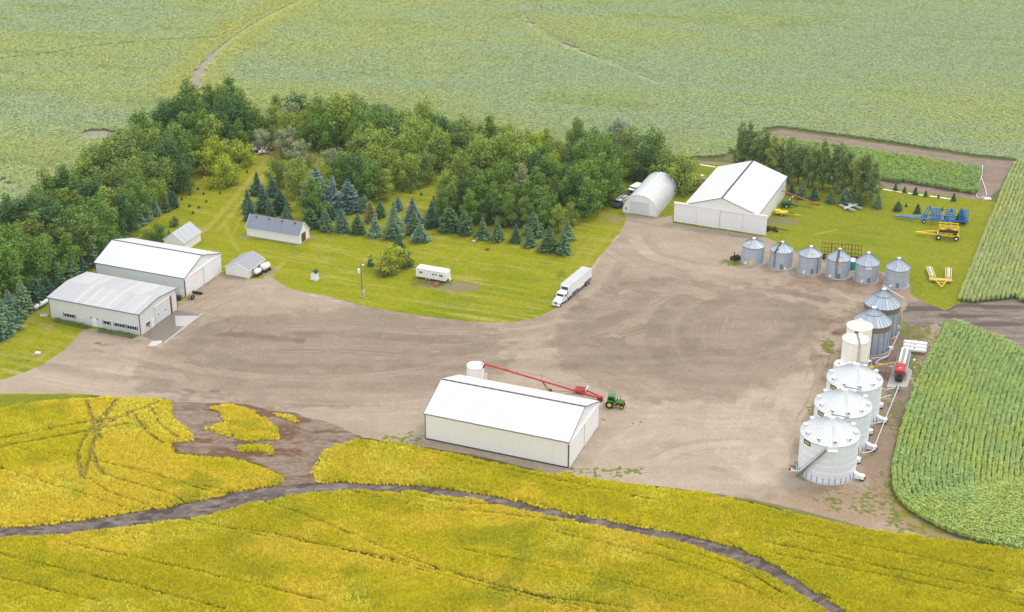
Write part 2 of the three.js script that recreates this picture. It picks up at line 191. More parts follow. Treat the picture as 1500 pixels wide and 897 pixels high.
const arcs = [[[-87.2, 57.9], [-65.6, 63.9], [-41.8, 67.1], [-20.2, 66.1], [-1.6, 61.9], [15.9, 56.5], [24, 54.2]], [[-72, 25.2], [-75.1, 36.7], [-75.1, 45.8], [-66.9, 56.2], [-55, 61.9]], [[-78.6, 17.2], [-70.8, 22], [-56.6, 25.2], [-39.4, 26], [-18.7, 28.3], [1.7, 29.1], [18.9, 25.2], [33.5, 13.1], [43.5, 0.3]], [[-80.4, 44], [-64.2, 52.8], [-43.2, 54.5], [-24.2, 51.1], [-8.2, 44], [8.3, 41.1], [24.9, 39.6]], [[-55.1, 36.7], [-38.4, 36.7], [-18.2, 39.6], [1.7, 36.7], [18.6, 31.4], [30.9, 25.2]], [[24.8, 54.5], [31.3, 62.9], [40.2, 67.7], [51, 68.4], [61.1, 62.9], [70.7, 52.8], [77.8, 40.4]], [[40.7, 47.6], [39.2, 36.7], [41.1, 25.2], [46.5, 15.1], [53.3, 9.7], [64, 8.9]], [[48.2, 6.7], [55, 9.7], [63.4, 13.1], [69.5, 19.2], [70.5, 29.1]], [[45.9, 44], [57.5, 43.3], [66.8, 36.7], [73.7, 25.2]], [[51.9, 21.2], [48.8, 32.9], [49.2, 44]], [[28.5, -22.8], [33.6, -13.3], [42.3, -6.4], [52.8, -2], [63.4, 0.3], [77.2, 4.6], [90.5, 9.7], [100.4, 13.1]], [[36.7, -30.2], [39.6, -18], [46.4, -11], [58.7, -5.1], [72.6, -0.6], [87.6, 6.7]], [[45.9, -35.2], [47.6, -22.8], [54.2, -14.2]], [[70.5, 44], [69.8, 57.9], [66, 70.9], [61, 83.1], [57.7, 94.6]], [[77.6, 36.7], [73.4, 51.1], [68.1, 67.7], [63.4, 77.1]], [[63.4, 57.9], [58.3, 70.9], [53.1, 86], [48.6, 97.3]], [[23.3, 4.6], [31.1, -4.2], [38.6, -6.4]], [[21.1, 13.1], [30.2, 8.9], [40.9, 8.9], [49.3, 13.1]], [[-8.4, 32.9], [5.1, 32.1], [17.1, 25.2], [26.3, 15.1], [32.5, 2.4], [36.2, -11]], [[-18.4, 36.7], [-1.7, 36.7], [11.8, 33.7], [22.1, 28.3]], [[-103.3, 44], [-88.7, 51.1], [-74.5, 57.9], [-61.3, 61.2]], [[-110.8, 52.8], [-96.7, 57.9], [-80.1, 61.9]], [[-89.3, 36.7], [-80.6, 25.2], [-74, 13.1], [-66.4, 4.6]], [[-82.8, 13.1], [-75.4, 4.6], [-66.9, 1.1]], [[-42.8, 57.9], [-30.4, 53.8], [-17.7, 51.1], [-4.8, 50.4]], [[-29.6, 64.5], [-17.2, 62.9], [-7.9, 57.9]], [[19.3, 83.1], [31, 86], [42.4, 88.9], [54, 90.4]], [[21.6, 94.6], [31.2, 83.1], [36.5, 74]], [[27.2, 97.3], [36.6, 88.9], [48.7, 86]]];
arcs.forEach((a, i) => {
  const s = spline(a, 5), r = rng(100 + i), nrm = (o) => s.map((p, k) => { const q = s[Math.min(k + 1, s.length - 1)], e = s[Math.max(0, k - 1)], dx = q[0] - e[0], dz = q[1] - e[1], l = Math.hypot(dx, dz) || 1; return [p[0] - dz / l * o, p[1] + dx / l * o]; });
  for (let k = 0; k < 3; k++) stroke(nrm((r() - 0.5) * 14), 1.6 + 3.4 * r(), (r() - 0.5) * 28);
  for (let k = 0; k < 5; k++) { const o = (r() - 0.5) * 16, t = (r() - 0.5) * 20; stroke(nrm(o), 0.35 + 0.4 * r(), t); stroke(nrm(o + 2), 0.35 + 0.3 * r(), t); }
});
stroke(spline([[-72.1, 32.9], [-65.7, 32.9], [-58.7, 34.4], [-51.8, 36.3]]), 2.2, -8, 0.45); stroke(spline([[67.8, 7.2], [73.7, 9.3], [80.7, 13.1]]), 2.6, -16, 0.7); stroke(spline([[61.8, 5.5], [67.9, 6.7]]), 1.2, -16, 0.3);
stroke(spline([[-99.7, 38.5], [-94.9, 37.8], [-91, 36.7]]), 1.6, -16); stroke(spline([[-64.1, 63.9], [-62.3, 63.2]]), 1.4, -26); stroke(spline([[-75.5, 61.2], [-73.4, 62.6]]), 1.2, -22); stroke(spline([[-69, 62.2], [-67.8, 62.2]]), 1, -28); stroke(spline([[32.2, 6.7], [37.3, 8.9]]), 1.8, -18); stroke(spline([[80.1, 32.1], [82.9, 29.1]]), 2, -34); stroke(spline([[74.4, 31.4], [79.1, 28.3]]), 2.4, -14);
stroke(spline([[37.2, 97.3], [41.6, 96.2], [44.4, 97.3]]), 1.4, -14); stroke(spline([[-83.5, 11.4], [-78.4, -4.6]]), 1.5, -20); stroke(spline([[33.6, -41.9], [41.2, -37.8], [59.9, -30.7], [71, -26.7]]), 1.2, -16); stroke(spline([[-59.1, 5.9], [-40.3, 16], [-18.9, 24.4], [-2.6, 26.7]]), 0.9, 16); stroke(spline([[29.9, -30.2], [24.4, -15.6], [20, -2]]), 0.8, 16);
const yardZones = [[-45.93, 43.98, 46, 26, -18], [43.78, 32.9, 34, 34, -18], [-72, 25.18, 18, 14, -6], [-7.86, 61.23, 44, 9, 9], [34.67, 86.05, 30, 22, 9], [33.09, -6.43, 16, 14, -5], [-104.66, 57.9, 40, 8, 8], [-16.61, 77.11, 14, 8, 8], [56.49, 83.12, 14, 22, 7]];
const clump = (x, z) => fbm(x * 1.5 + 60, z * 1.5, 3) * 0.75 + noise(x * 0.4, z * 0.4) * 0.25;
const yardGrass = [[24.96, 76.5, 9, 5, 0.74], [20.03, 97.34, 9, 3, 0.64], [68.47, 72.48, 2.4, 4, 0.5], [76.94, 40.35, 2, 6, 0.52], [73.35, 109.25, 14, 7, 0.66], [78.31, 111.79, 4, 16, 0.52], [100.24, 29.08, 9, 12, 0.54], [95.55, 52.79, 4, 16, 0.55], [60.34, -10.99, 4, 2, 0.4], [-23.69, 84.59, 12, 4, 0.68], [86.22, 83.12, 4, 24, 0.6], [61.52, 97.34, 3, 6, 0.62], [-101.05, 37.77, 0.8, 0.5, 0.3]];
const yardDirt = [[81.55, 77.11, 9, 46, 176, 152, 128], [91.81, 36.66, 9, 20, 158, 138, 118], [89.01, 70.91, 4, 40, 150, 134, 120], [68.7, 111.79, 24, 9, 186, 160, 134], [93.43, 2.44, 26, 6, 168, 146, 126], [100.06, 6.75, 8, 5, 186, 162, 140], [61.66, 86.05, 2.5, 14, 184, 163, 141], [27.18, -32.69, 5, 14, 186, 170, 152]];
sheet('gravel_yard', ragged(YARD, 0.22, 1.1, 3), 0.012, (x, z, c) => {
  const a = fbm(x * 0.035 + 4, z * 0.05, 4) - 0.5, wu = x + 9 * (noise(x * 0.04, z * 0.04 + 7) - 0.5), b = fbm(wu * 0.06, z * 0.5 + 20, 3) - 0.5, m = fbm(x * 0.4, z * 0.4, 3) - 0.5, f = noise(x * 2.6, z * 2.6) - 0.5, p = noise(x * 6.1, z * 6.1);
  let t = 14 * a + 16 * b + 12 * m + 11 * f + 12 * (p - 0.5);
  for (const [px, pz, rx, rz, d] of yardZones) { const q = ((x - px) / rx) ** 2 + ((z - pz) / rz) ** 2; if (q < 1.6) t += d * smooth(1.12, 0.95, q + 0.8 * a + 0.4 * m); }
  const ia = Math.floor((x - TG.x0) / TG.n), ib = Math.floor((z - TG.z0) / TG.n); let red = 0;
  if (ia >= 0 && ib >= 0 && ia < TG.w && ib < TG.h) { t += TG.d[ib * TG.w + ia]; red = TG.r[ib * TG.w + ia]; }
  c[0] = 193 + t; c[1] = 175 + t; c[2] = 155 + t * 0.95;
  if (red) mix3(c, 150 + t, 125 + t, 118 + t, red * 0.75);
  for (const [px, pz, rx, rz, r, g, bb] of yardDirt) { const q = ((x - px) / rx) ** 2 + ((z - pz) / rz) ** 2; if (q < 2) mix3(c, r + t, g + t, bb + t, 0.85 * smooth(1.3, 0.6, q + 2 * m + a)); }
  for (const [px, pz, rx, rz, th] of yardGrass) { const q = ((x - px) / rx) ** 2 + ((z - pz) / rz) ** 2; if (q < 1.5) mix3(c, 128 + f * 30, 138 + f * 30, 58, 0.85 * smooth(th - 0.04, th + 0.06, clump(x, z) + 0.25 * (0.6 - q))); }
  if (p > 0.86) { c[0] += 14; c[1] += 14; c[2] += 13; }
}, 0.13, { k: 0.6 });
const soil = (r, g, b, amp = 26) => (x, z, c) => { const n = (fbm(x * 0.25, z * 0.9, 4) - 0.5) * amp * 1.6 + (noise(x * 2.5, z * 2.5) - 0.5) * amp * 0.7; c[0] = r + n; c[1] = g + n; c[2] = b + n; };
sheet('dirt_entrance', ragged(ENTRY, 0.35, 1.2, 5), 0.02, (x, z, c) => { soil(158, 144, 132, 34)(x, z, c); mix3(c, 120, 108, 102, smooth(0.5, 0.66, fbm(x * 0.08, z * 0.4 + 60, 3))); }, 0.16, { k: 0.6 });
sheet('grass_verge', ragged([[-132.8, 68.4], [-117.1, 64.2], [-107.8, 63.9], [-96.8, 64.2], [-95, 66.5], [-103.5, 68.4], [-114.8, 71.9], [-130.7, 74.7]], 0.12, 1, 6), 0.016, (x, z, c) => { const n = (noise(x * 2.3, z * 2.3) - 0.5) * 26; c[0] = 142 + n; c[1] = 152 + n; c[2] = 44 + n * 0.5; }, 0.16, { k: 0.6 });
sheet('grass_verge', ragged([[78.7, 100.1], [81.9, 90.1], [84.4, 83.1], [82.6, 90.1], [79.4, 100.6], [79, 110], [81.3, 116.5], [86.9, 122.3], [94.2, 126.1], [91, 125.8], [85, 123.3], [79.2, 119.9], [77, 115]], 0.3, 0.9, 16), 0.03, (x, z, c) => { const n = (noise(x * 2.3, z * 2.3) - 0.5) * 26, f = fbm(x * 0.5, z * 0.5, 3); c[0] = 150 + n; c[1] = 148 + n; c[2] = 62 + n * 0.5; mix3(c, 178, 156, 118, smooth(0.5, 0.62, f)); }, 0.14, { k: 0.6 });
sheet('wheat_ground', ragged([...[[-136.6, 70.9], [-116, 67.7], [-96.8, 64.2], [-77.5, 67.1], [-50.4, 73.1], [-34.2, 83.1], [-16.2, 87.5], [1.4, 95.7], [15.6, 100.6], [29.6, 103.3], [48.5, 109], [64.9, 117.5], [77.2, 122.8], [88.4, 125.6], [100.5, 129.3], [123.7, 136.9], [108.6, 176.6], [-99.6, 176.6]]], 0.2, 1.5, 7), 0.004, (x, z, c) => { const n = (noise(x * 2.3, z * 2.3) - 0.5) * 40; c[0] = 126 + n; c[1] = 110 + n; c[2] = 46 + n * 0.5; }, 0.2, { k: 0.6 });
sheet('mud_patch', ragged(MUD, 0.4, 1, 8), 0.02, (x, z, c) => { soil(160, 139, 122, 34)(x, z, c); mix3(c, 128, 99, 74, 0.8 * smooth(0.5, 0.64, fbm(x * 0.12 + 3, z * 0.3, 3))); const s = fbm(x * 0.5 + z * 0.4, z * 1.6 - x * 0.3, 3); mix3(c, 186, 172, 160, 0.6 * smooth(0.6, 0.7, s)); }, 0.12, { k: 0.6, bump: 0.08 });
sheet('dirt_track', ragged(DITCH, 0.12, 1, 9), 0.028, (x, z, c) => { soil(134, 122, 116, 34)(x, z, c); mix3(c, 94, 84, 80, 0.7 * smooth(0.56, 0.66, fbm(x * 0.3 - z * 0.25, z * 0.7 + x * 0.5, 3))); mix3(c, 176, 164, 154, 0.6 * smooth(0.62, 0.72, fbm(x * 0.35 + 50, z * 0.9, 3))); }, 0.12, { k: 0.58, bump: 0.1 });
sheet('garden_soil', ragged(STRIP, 0.2, 1.5, 10), 0.02, soil(170, 150, 136, 20), 0.2, { k: 0.6 });

// ---------------------------------------------------------------- crops (uncountable: one object each)
function leafQuad(A, cx, cy, cz, n, s, w = 0.6, roll = 0) {   // one leaf: a kite folded along its midrib
  const N = n.clone().normalize(), U = new THREE.Vector3(0, 1, 0.013).cross(N); if (U.lengthSq() < 1e-4) U.set(1, 0, 0); U.normalize().applyAxisAngle(N, roll); const W = N.clone().cross(U);
  const P = (u, v, k) => [cx + U.x * u + W.x * v + N.x * k, cy + U.y * u + W.y * v + N.y * k, cz + U.z * u + W.z * v + N.z * k];
  const a = P(-s * 0.5, 0, 0), b = P(0, s * w * 0.5, -s * 0.08), c = P(s * 0.5, 0, 0), d = P(0, -s * w * 0.5, -s * 0.08);
  A.push(...a, ...b, ...c, ...a, ...c, ...d);
}
function geo(A, C) { const g = new THREE.BufferGeometry(); g.setAttribute('position', new THREE.Float32BufferAttribute(A, 3)); if (C) g.setAttribute('color', new THREE.Float32BufferAttribute(C, 3)); g.computeVertexNormals(); return g; }
const rv = (r, up = 0.6) => { const a = r() * 6.283, e = r(); return new THREE.Vector3(Math.cos(a) * (1 - e * up), up * (0.4 + e), Math.sin(a) * (1 - e * up)); };
const M4 = new THREE.Matrix4(), Q4 = new THREE.Quaternion(), E4 = new THREE.Euler(), P4 = new THREE.Vector3(), S4 = new THREE.Vector3(), K4 = new THREE.Color();
function field(name, geos, m, list, label, category) {   // list of [x, z, turn, tiltX, tiltZ, sx, sy, r, g, b, variant]
  geos.forEach((g, gi) => {
    const L = list.filter(e => (e[10] || 0) === gi); if (!L.length) return;
    const o = new THREE.InstancedMesh(g, m, L.length);
    L.forEach((e, i) => { E4.set(e[3], e[2], e[4], 'YXZ'); Q4.setFromEuler(E4); M4.compose(P4.set(e[0], 0, e[1]), Q4, S4.set(e[5], e[6], e[5])); o.setMatrixAt(i, M4); o.setColorAt(i, K4.setRGB(e[7], e[8], e[9])); });
    shade(o); o.name = numbered(name); o.userData = { kind: 'stuff', label, category }; scene.add(o);
  });
}
const toLin = v => { v = Math.max(0, v) / 255; return v <= 0.04045 ? v / 12.92 : ((v + 0.055) / 1.055) ** 2.4; };
const leafMat = new THREE.MeshPhysicalMaterial({ color: 0xffffff, roughness: 0.7, specularIntensity: 0.35 });
const CROP_K = 1.0, SUN_K = 1.12, WHEAT_K = 1.22;
// far field: broad-leaved plants in rows
{
  const clumps = [1, 2, 3].map(s => { const r = rng(s), A = []; for (let k = 0; k < 22; k++) { const h = 0.5 + 0.5 * Math.sqrt(r()); leafQuad(A, (r() - 0.5) * 0.9, h, (r() - 0.5) * 0.5, rv(r, 0.85), 0.23 + 0.11 * r(), 0.8, r() * 6); } return geo(A); });
  const list = [], r = rng(11), c = [0, 0, 0], dir = 0.17, cr = Math.cos(dir), sr = Math.sin(dir), row = 0.82;
  const bound = [[-188.5, 17.2], [-148.4, -41.9], [-140.6, -57], [-133.5, -77.8], [-122.1, -103.6], [-112.1, -120.6], [-92.8, -129.1], [-69.4, -127.7], [-43.2, -117.1], [-11.1, -105.6], [21.9, -96.4], [45.4, -88.8], [58.9, -93.9], [68.2, -95.2], [78.2, -106.9], [84.8, -122], [90.2, -124.1], [123.3, -108.9], [148.9, -95.8], [160.1, -92], [158.4, -87.6], [226.5, -87.6]];
  const front = x => { for (let i = 1; i < bound.length; i++) if (x < bound[i][0]) { const a = bound[i - 1], b = bound[i]; return a[1] + (b[1] - a[1]) * (x - a[0]) / (b[0] - a[0]); } return -60; };
  for (let i = -540; i < 490; i++) for (let k = -480; k < 480; k++) {
    const u = k * 0.72 + (r() - 0.5) * 0.5, v0 = i * row + 1.6 * Math.sin(u * 0.021) + 2.5 * (noise(u * 0.012, i * 0.01) - 0.5), x = u * cr - v0 * sr, z = -150 + u * sr + v0 * cr + (r() - 0.5) * 0.16;
    if (z < -330 || x < -60 - (380 - z) * 0.335 || x > 40 + (380 - z) * 0.345 || z > front(x)) continue;
    const q = r(); if (farGap(x, z) || inPoly(x, z, SUN_N)) continue;
    const td = Math.min(segDist(x, z, farTrack) * 0.35, segDist(x, z, farDrain) * 0.5), edge1 = segDist(x, z, farEdge); if (edge1 < 0.5) continue;
    farTone(x, z, c); const low = 0.85 + 0.3 * fbm(x * 0.06, z * 0.06, 2), j = 0.93 + 0.14 * r(), s = 0.92 + 0.2 * r();
    list.push([x, z, -dir + (r() < 0.5 ? 0 : Math.PI) + (r() - 0.5) * 0.3, (r() - 0.5) * 0.2, (r() - 0.5) * 0.2, s, s * low * (0.45 + 0.55 * smooth(0.2, 2.2, td)), toLin(c[0]) * j * CROP_K, toLin(c[1]) * j * CROP_K, toLin(c[2]) * j * CROP_K, Math.floor(q * 3)]);
  }
  console.log('far crop', list.length); field('field_crop', clumps, leafMat, list, 'pale green row crop covering the wide field beyond the grove', 'crop');
}
// sunflowers in rows: two stands on the right, and the small garden block
{
  const plant = (s, H) => { const r = rng(s), A = []; for (let k = 0; k < 15; k++) { const h = H * (0.3 + 0.7 * k / 15), a = k * 2.4 + r(), rad = 0.16 + 0.16 * r(); leafQuad(A, Math.cos(a) * rad, h, Math.sin(a) * rad, new THREE.Vector3(Math.cos(a) * 0.5, 0.9, Math.sin(a) * 0.5), 0.36 + 0.1 * r(), 0.75, a); } for (const a of [0, 2.1, 4.2]) { A.push(0.03 * Math.cos(a), 0, 0.03 * Math.sin(a), 0.03 * Math.cos(a + 2.1), 0, 0.03 * Math.sin(a + 2.1), 0, H, 0); } return geo(A); };
  const plants = [21, 22, 23].map(s => plant(s, 1.55)), head = [lathe([[0.001, 0.02], [0.1, 0.03], [0.17, 0], [0.001, -0.03]], 8).toNonIndexed()];
  const heads = [], r = rng(23);
  function stand(P, rowAt, label, name, col, flower, sc) {
    const list = []; let x0 = 1e9, x1 = -1e9, z0 = 1e9, z1 = -1e9; for (const [x, z] of P) { x0 = Math.min(x0, x); x1 = Math.max(x1, x); z0 = Math.min(z0, z); z1 = Math.max(z1, z); }
    rowAt(x0, x1, z0, z1, (x, z) => {
      if (!inPoly(x, z, P)) return; const t = fbm(x * 0.09 + 7, z * 0.06, 3), j = 0.78 + 0.44 * r(), y = smooth(0.45, 0.65, t), s = sc * (0.85 + 0.3 * r());
      list.push([x, z, r() * 6.283, (r() - 0.5) * 0.25, (r() - 0.5) * 0.25, s * 1.3, s, toLin(col[0] + 10 * y) * j * SUN_K, toLin(col[1] + 4 * y) * j * SUN_K, toLin(col[2] - 8 * y) * j * SUN_K, Math.floor(r() * 3)]);
      if (r() < flower(x, z)) heads.push([x, z, r() * 6.283, s]);
    });
    console.log(label, list.length); field(name, plants, leafMat, list, label, 'crop');
  }
  const rowsAlong = (ang, row, gap) => (x0, x1, z0, z1, put) => { const c = Math.cos(ang), s = Math.sin(ang), cx = (x0 + x1) / 2, cz = (z0 + z1) / 2, L = Math.hypot(x1 - x0, z1 - z0) / 2; for (let v = -L; v < L; v += row) for (let u = -L; u < L; u += gap) { const uu = u + (r() - 0.5) * gap * 0.6, vv = v + (r() - 0.5) * 0.12 + 0.5 * (noise(u * 0.05, v * 0.01) - 0.5); put(cx + uu * c - vv * s, cz + uu * s + vv * c); } };
  stand(SUN_N, rowsAlong(Math.atan2([[114.8, 13.5], [156.1, -82.6]][1][1] - [[114.8, 13.5], [156.1, -82.6]][0][1], [[114.8, 13.5], [156.1, -82.6]][1][0] - [[114.8, 13.5], [156.1, -82.6]][0][0]), 1.12, 0.42), 'sunflower rows beside the machinery lawn', 'sunflower_crop', [152, 166, 104], (x, z) => 0.02 * smooth(-20, 15, z), 1);
  // the southern stand curves round its near corner: rows run parallel to its edge
  const E = SUN_S.slice(SUN_S.findIndex(p => p[1] > 90 && p[0] < 130)), edge = spline([[132.5, 140.3], [99.6, 127.9], [93.7, 125.6], [86.7, 121.8], [81.6, 116.3], [78.4, 110], [78.7, 101.1], [82, 89.5], [90.7, 66.1], [100.4, 44], [107.9, 29.1], [114.5, 13.1]], 4);
  const lens = [0]; for (let i = 1; i < edge.length; i++) lens.push(lens[i - 1] + Math.hypot(edge[i][0] - edge[i - 1][0], edge[i][1] - edge[i - 1][1]));
  stand(SUN_S, (x0, x1, z0, z1, put) => {
    for (let k = 0; k < 60; k++) { const off = 0.5 + k * 1.12; for (let s = 0; s < lens[lens.length - 1]; s += 0.42 * (1 + k * 0.004)) { let i = 1; while (i < lens.length - 1 && lens[i] < s) i++; const a = edge[i - 1], b = edge[i], t = (s - lens[i - 1]) / (lens[i] - lens[i - 1]), dx = b[0] - a[0], dz = b[1] - a[1], l = Math.hypot(dx, dz), x = a[0] + dx * t - dz / l * off, z = a[1] + dz * t + dx / l * off; if (segDist(x, z, edge) < off - 0.45) continue; put(x + (r() - 0.5) * 0.2, z + (r() - 0.5) * 0.2); } }
  }, 'sunflower stand with curved rows behind the grain dryer', 'sunflower_crop', [138, 162, 92], (x, z) => 0.012 + (z < 50 ? 0.03 : 0), 1);
  stand(BLOCK, rowsAlong(Math.atan2([[120.9, -97.7], [147.2, -83.9]][1][1] - [[120.9, -97.7], [147.2, -83.9]][0][1], [[120.9, -97.7], [147.2, -83.9]][1][0] - [[120.9, -97.7], [147.2, -83.9]][0][0]), 1.3, 0.55), 'garden crop block bordered by bare soil behind the windbreak', 'garden_crop', [122, 150, 80], () => 0, 1.1);
  const o = new THREE.InstancedMesh(head[0], mat(232, 184, 30, { roughness: 0.7 }), heads.length);
  heads.forEach((e, i) => { E4.set(0.7, e[2], 0, 'YXZ'); Q4.setFromEuler(E4); M4.compose(P4.set(e[0], 1.62 * e[3], e[1]), Q4, S4.set(1, 1, 1)); o.setMatrixAt(i, M4); }); shade(o); o.name = 'sunflower_heads'; o.userData = { kind: 'stuff', label: 'yellow flower heads scattered over the sunflower rows', category: 'flowers' }; scene.add(o);
}
// wheat: tufts of stalks, parted along wheel tracks
{
  const tuft = s => { const r = rng(s), A = []; for (let k = 0; k < 15; k++) { const a = r() * 6.283, d = 0.2 * Math.sqrt(r()), x = Math.cos(a) * d, z = Math.sin(a) * d, lx = (r() - 0.5) * 0.5, lz = (r() - 0.5) * 0.5, h = 0.62 + 0.3 * r(), w = 0.045 + 0.03 * r(), b = r() * 3.14, cx = Math.cos(b) * w, cz = Math.sin(b) * w; const p = (f, g, m) => [x + lx * f * f + cx * g * m, h * f, z + lz * f * f + cz * g * m]; A.push(...p(0, -1, 0.5), ...p(0, 1, 0.5), ...p(0.75, 1, 1), ...p(0, -1, 0.5), ...p(0.75, 1, 1), ...p(0.75, -1, 1), ...p(0.75, -1, 1), ...p(0.75, 1, 1), ...p(1.08, 0, 1)); } return geo(A); };
  const tufts = [41, 42, 43].map(tuft), list = [], r = rng(44), regions = [W1, W2, W2B, W2C, W3, W4].map((P, i) => ragged(ragged(P, i === 5 ? 0.3 : 0.55, 2.2, 60 + i), 0.25, 0.5, 80 + i));
  const boxed = A => A.map(p => spline(p, 4)).map(L => ({ L, b: [Math.min(...L.map(p => p[0])) - 2, Math.max(...L.map(p => p[0])) + 2, Math.min(...L.map(p => p[1])) - 2, Math.max(...L.map(p => p[1])) + 2] }));
  const tracks = boxed([[[-63.2, 104.1], [-48.2, 111], [-34.7, 119.4], [-19.6, 129.8], [1.3, 140.3], [22.5, 146.2]], [[-68, 115.5], [-46.6, 122.8], [-28.6, 127.9], [-14.2, 133.8], [6.3, 142.8], [18.5, 148]], [[-56.5, 119.2], [-46.7, 121.6], [-23.7, 130.7], [-6.3, 138.6], [13.6, 147]], [[-32.1, 106.4], [-17.3, 112], [-4.1, 114.1], [6.8, 116.5], [22.8, 119.4]], [[-26.6, 105.4], [-9.7, 110.5], [0.3, 111.5]], [[-9.2, 127], [15.6, 136], [31.3, 142.8]], [[48.5, 124.2], [70.9, 133.3], [94.1, 142]], [[51, 128.8], [75, 137.7], [93.2, 145.3]], [[-28, 86], [-7.8, 95.1], [11.6, 102.7], [29.1, 109.3]], [[-104.9, 89.5], [-89, 93.7], [-74.8, 99.5], [-60.8, 106.7]], [[-107.5, 96.8], [-92.1, 104.6], [-78.3, 111.8]], [[-88.1, 101.1], [-81.4, 106.9], [-73.3, 111]], [[-85.3, 99.5], [-68.6, 108], [-66, 110.3]], [[-98.1, 128.6], [-69.7, 139], [-52.1, 146]], [[27.8, 125.1], [42.6, 133.1], [51.3, 142.8]], [[6.7, 120.4], [26.2, 128.6], [44.3, 139.7], [49.5, 146.4]], [[-85.9, 125.1], [-57.8, 134.7], [-33.7, 143.9]], [[-95.8, 136.4], [-74.9, 143.9]], [[53.6, 120.4], [72.2, 127.5], [95.8, 136.4]]]), loops = boxed([[[-111, 84.9], [-93.9, 77.4], [-83.7, 74]], [[-110, 88.4], [-92.8, 81.6], [-84.4, 77.7]], [[-88.9, 65.2], [-91.3, 74], [-92.5, 83.1], [-92.5, 90.6], [-89.5, 100.1]], [[-80.3, 68.4], [-89, 77.4], [-90.4, 84.9], [-87.7, 95.1], [-84.8, 99.5]], [[-84, 74.3], [-79.3, 82.2], [-75.1, 86.9]], [[-81.3, 70.3], [-77, 79.2], [-72.8, 84]], [[-89.9, 67.1], [-90.7, 83.1], [-89.4, 94.6], [-88.8, 101.4]], [[-96.2, 67.7], [-93.6, 74.7], [-88.9, 84.6]]]);
  const step = 0.24;
  for (let a = -190; a < 230; a += 0.2) for (let b = -60; b < 300; b += 0.3) {   // drilled rows
    const ja = a + (r() - 0.5) * 0.2, jb = b + (r() - 0.5) * 0.1, px = ja * cd - (jb - 60) * sd, pz = ja * sd + (jb - 60) * cd, j = r(), q = r(); if (pz < 62 || pz > 164) continue; if (Math.abs(px) > 30 + (380 - pz) * 0.33) continue;
    const ri = regions.findIndex(P => inPoly(px, pz, P)); if (ri < 0) continue;
    let d = 9; for (const t of tracks) if (px > t.b[0] && px < t.b[1] && pz > t.b[2] && pz < t.b[3]) d = Math.min(d, segDist(px, pz, t.L));
    const gapW = 0.12 + 0.34 * noise(px * 0.4, pz * 0.4); if (d < gapW) continue; const raw = [W1, W2, W2B, W2C, W3, W4][ri], ed = ri < 5 ? edgeDist(px, pz, raw) : 9, thin = smooth(0, 1.5, ed + 0.8 * (noise(px * 1.3, pz * 1.3) - 0.5)); if (r() > 0.35 + 0.65 * thin) continue; let trod = 9; for (const t of loops) if (px > t.b[0] && px < t.b[1] && pz > t.b[2] && pz < t.b[3]) trod = Math.min(trod, segDist(px, pz, t.L)); const tk = smooth(0.75, 0.4, trod + 0.4 * (noise(px, pz) - 0.5)); if (tk > 0.5 && r() < 0.5) continue;
    const u = px * cd + pz * sd, v = -px * sd + pz * cd;
    const g = fbm(px * 0.035 + 2, pz * 0.06, 4) * 0.6 + fbm(u * 0.03, v * 0.35 + 9, 3) * 0.4, gr = fbm(px * 0.11 + 50, pz * 0.14, 3), lodge = smooth(0.6, 0.74, fbm(px * 0.07 + 90, pz * 0.1, 3)), edge = ri !== 5 && ri !== 4 ? 0.15 : 0;
    const c = [204, 195, 40]; mix3(c, 196, 188, 40, smooth(0.4, 0.62, g - edge)); mix3(c, 226, 204, 88, 0.55 * smooth(0.56, 0.72, fbm(px * 0.05 + 20, pz * 0.08 + 4, 3) + edge)); mix3(c, 176, 176, 44, 0.6 * smooth(0.6, 0.78, gr)); mix3(c, 204, 198, 84, 0.4 * lodge); mix3(c, 168, 156, 92, 0.7 * tk);
    const tone = 0.74 + 0.42 * j, bend = 0.12 + 0.85 * lodge, wdir = 6.283 * fbm(px * 0.09, pz * 0.09 + 70, 2) * 1.6, s = 0.8 + 0.32 * q;
    list.push([px, pz, r() * 6.283, Math.cos(wdir) * bend + (r() - 0.5) * 0.3, Math.sin(wdir) * bend + (r() - 0.5) * 0.3, s, s * (0.8 + 0.3 * fbm(u * 0.2, v * 0.6, 2)) * (0.7 + 0.3 * smooth(gapW, gapW + 0.4, d)) * (1 - 0.65 * tk) * (0.62 + 0.38 * thin), toLin(c[0]) * tone * WHEAT_K, toLin(c[1]) * tone * WHEAT_K, toLin(c[2]) * tone * WHEAT_K, Math.floor(q * 3)]);
  }
  console.log('wheat', list.length); field('wheat_crop', tufts, new THREE.MeshPhysicalMaterial({ color: 0xffffff, roughness: 0.8, specularIntensity: 0.25 }), list, 'ripening yellow wheat standing in the foreground field', 'wheat');
}
// ---------------------------------------------------------------- materials of the buildings
const ribTex = (() => { const n = 64, d = new Uint8Array(n * n * 4); for (let j = 0; j < n; j++) for (let i = 0; i < n; i++) { const q = (i % 21) / 21, v = q < 0.16 ? 230 : 120 + (q > 0.5 && q < 0.6 ? 30 : 0); d.set([v, v, v, 255], (j * n + i) * 4); } const t = new THREE.DataTexture(d, n, n); t.wrapS = t.wrapT = THREE.RepeatWrapping; t.magFilter = THREE.LinearFilter; t.needsUpdate = true; return t; })();
const corrTex = (() => { const n = 64, d = new Uint8Array(n * n * 4); for (let j = 0; j < n; j++) for (let i = 0; i < n; i++) { const v = 128 + 110 * Math.sin(j / n * Math.PI * 2 * 9); d.set([v, v, v, 255], (j * n + i) * 4); } const t = new THREE.DataTexture(d, n, n); t.wrapS = t.wrapT = THREE.RepeatWrapping; t.magFilter = THREE.LinearFilter; t.needsUpdate = true; return t; })();
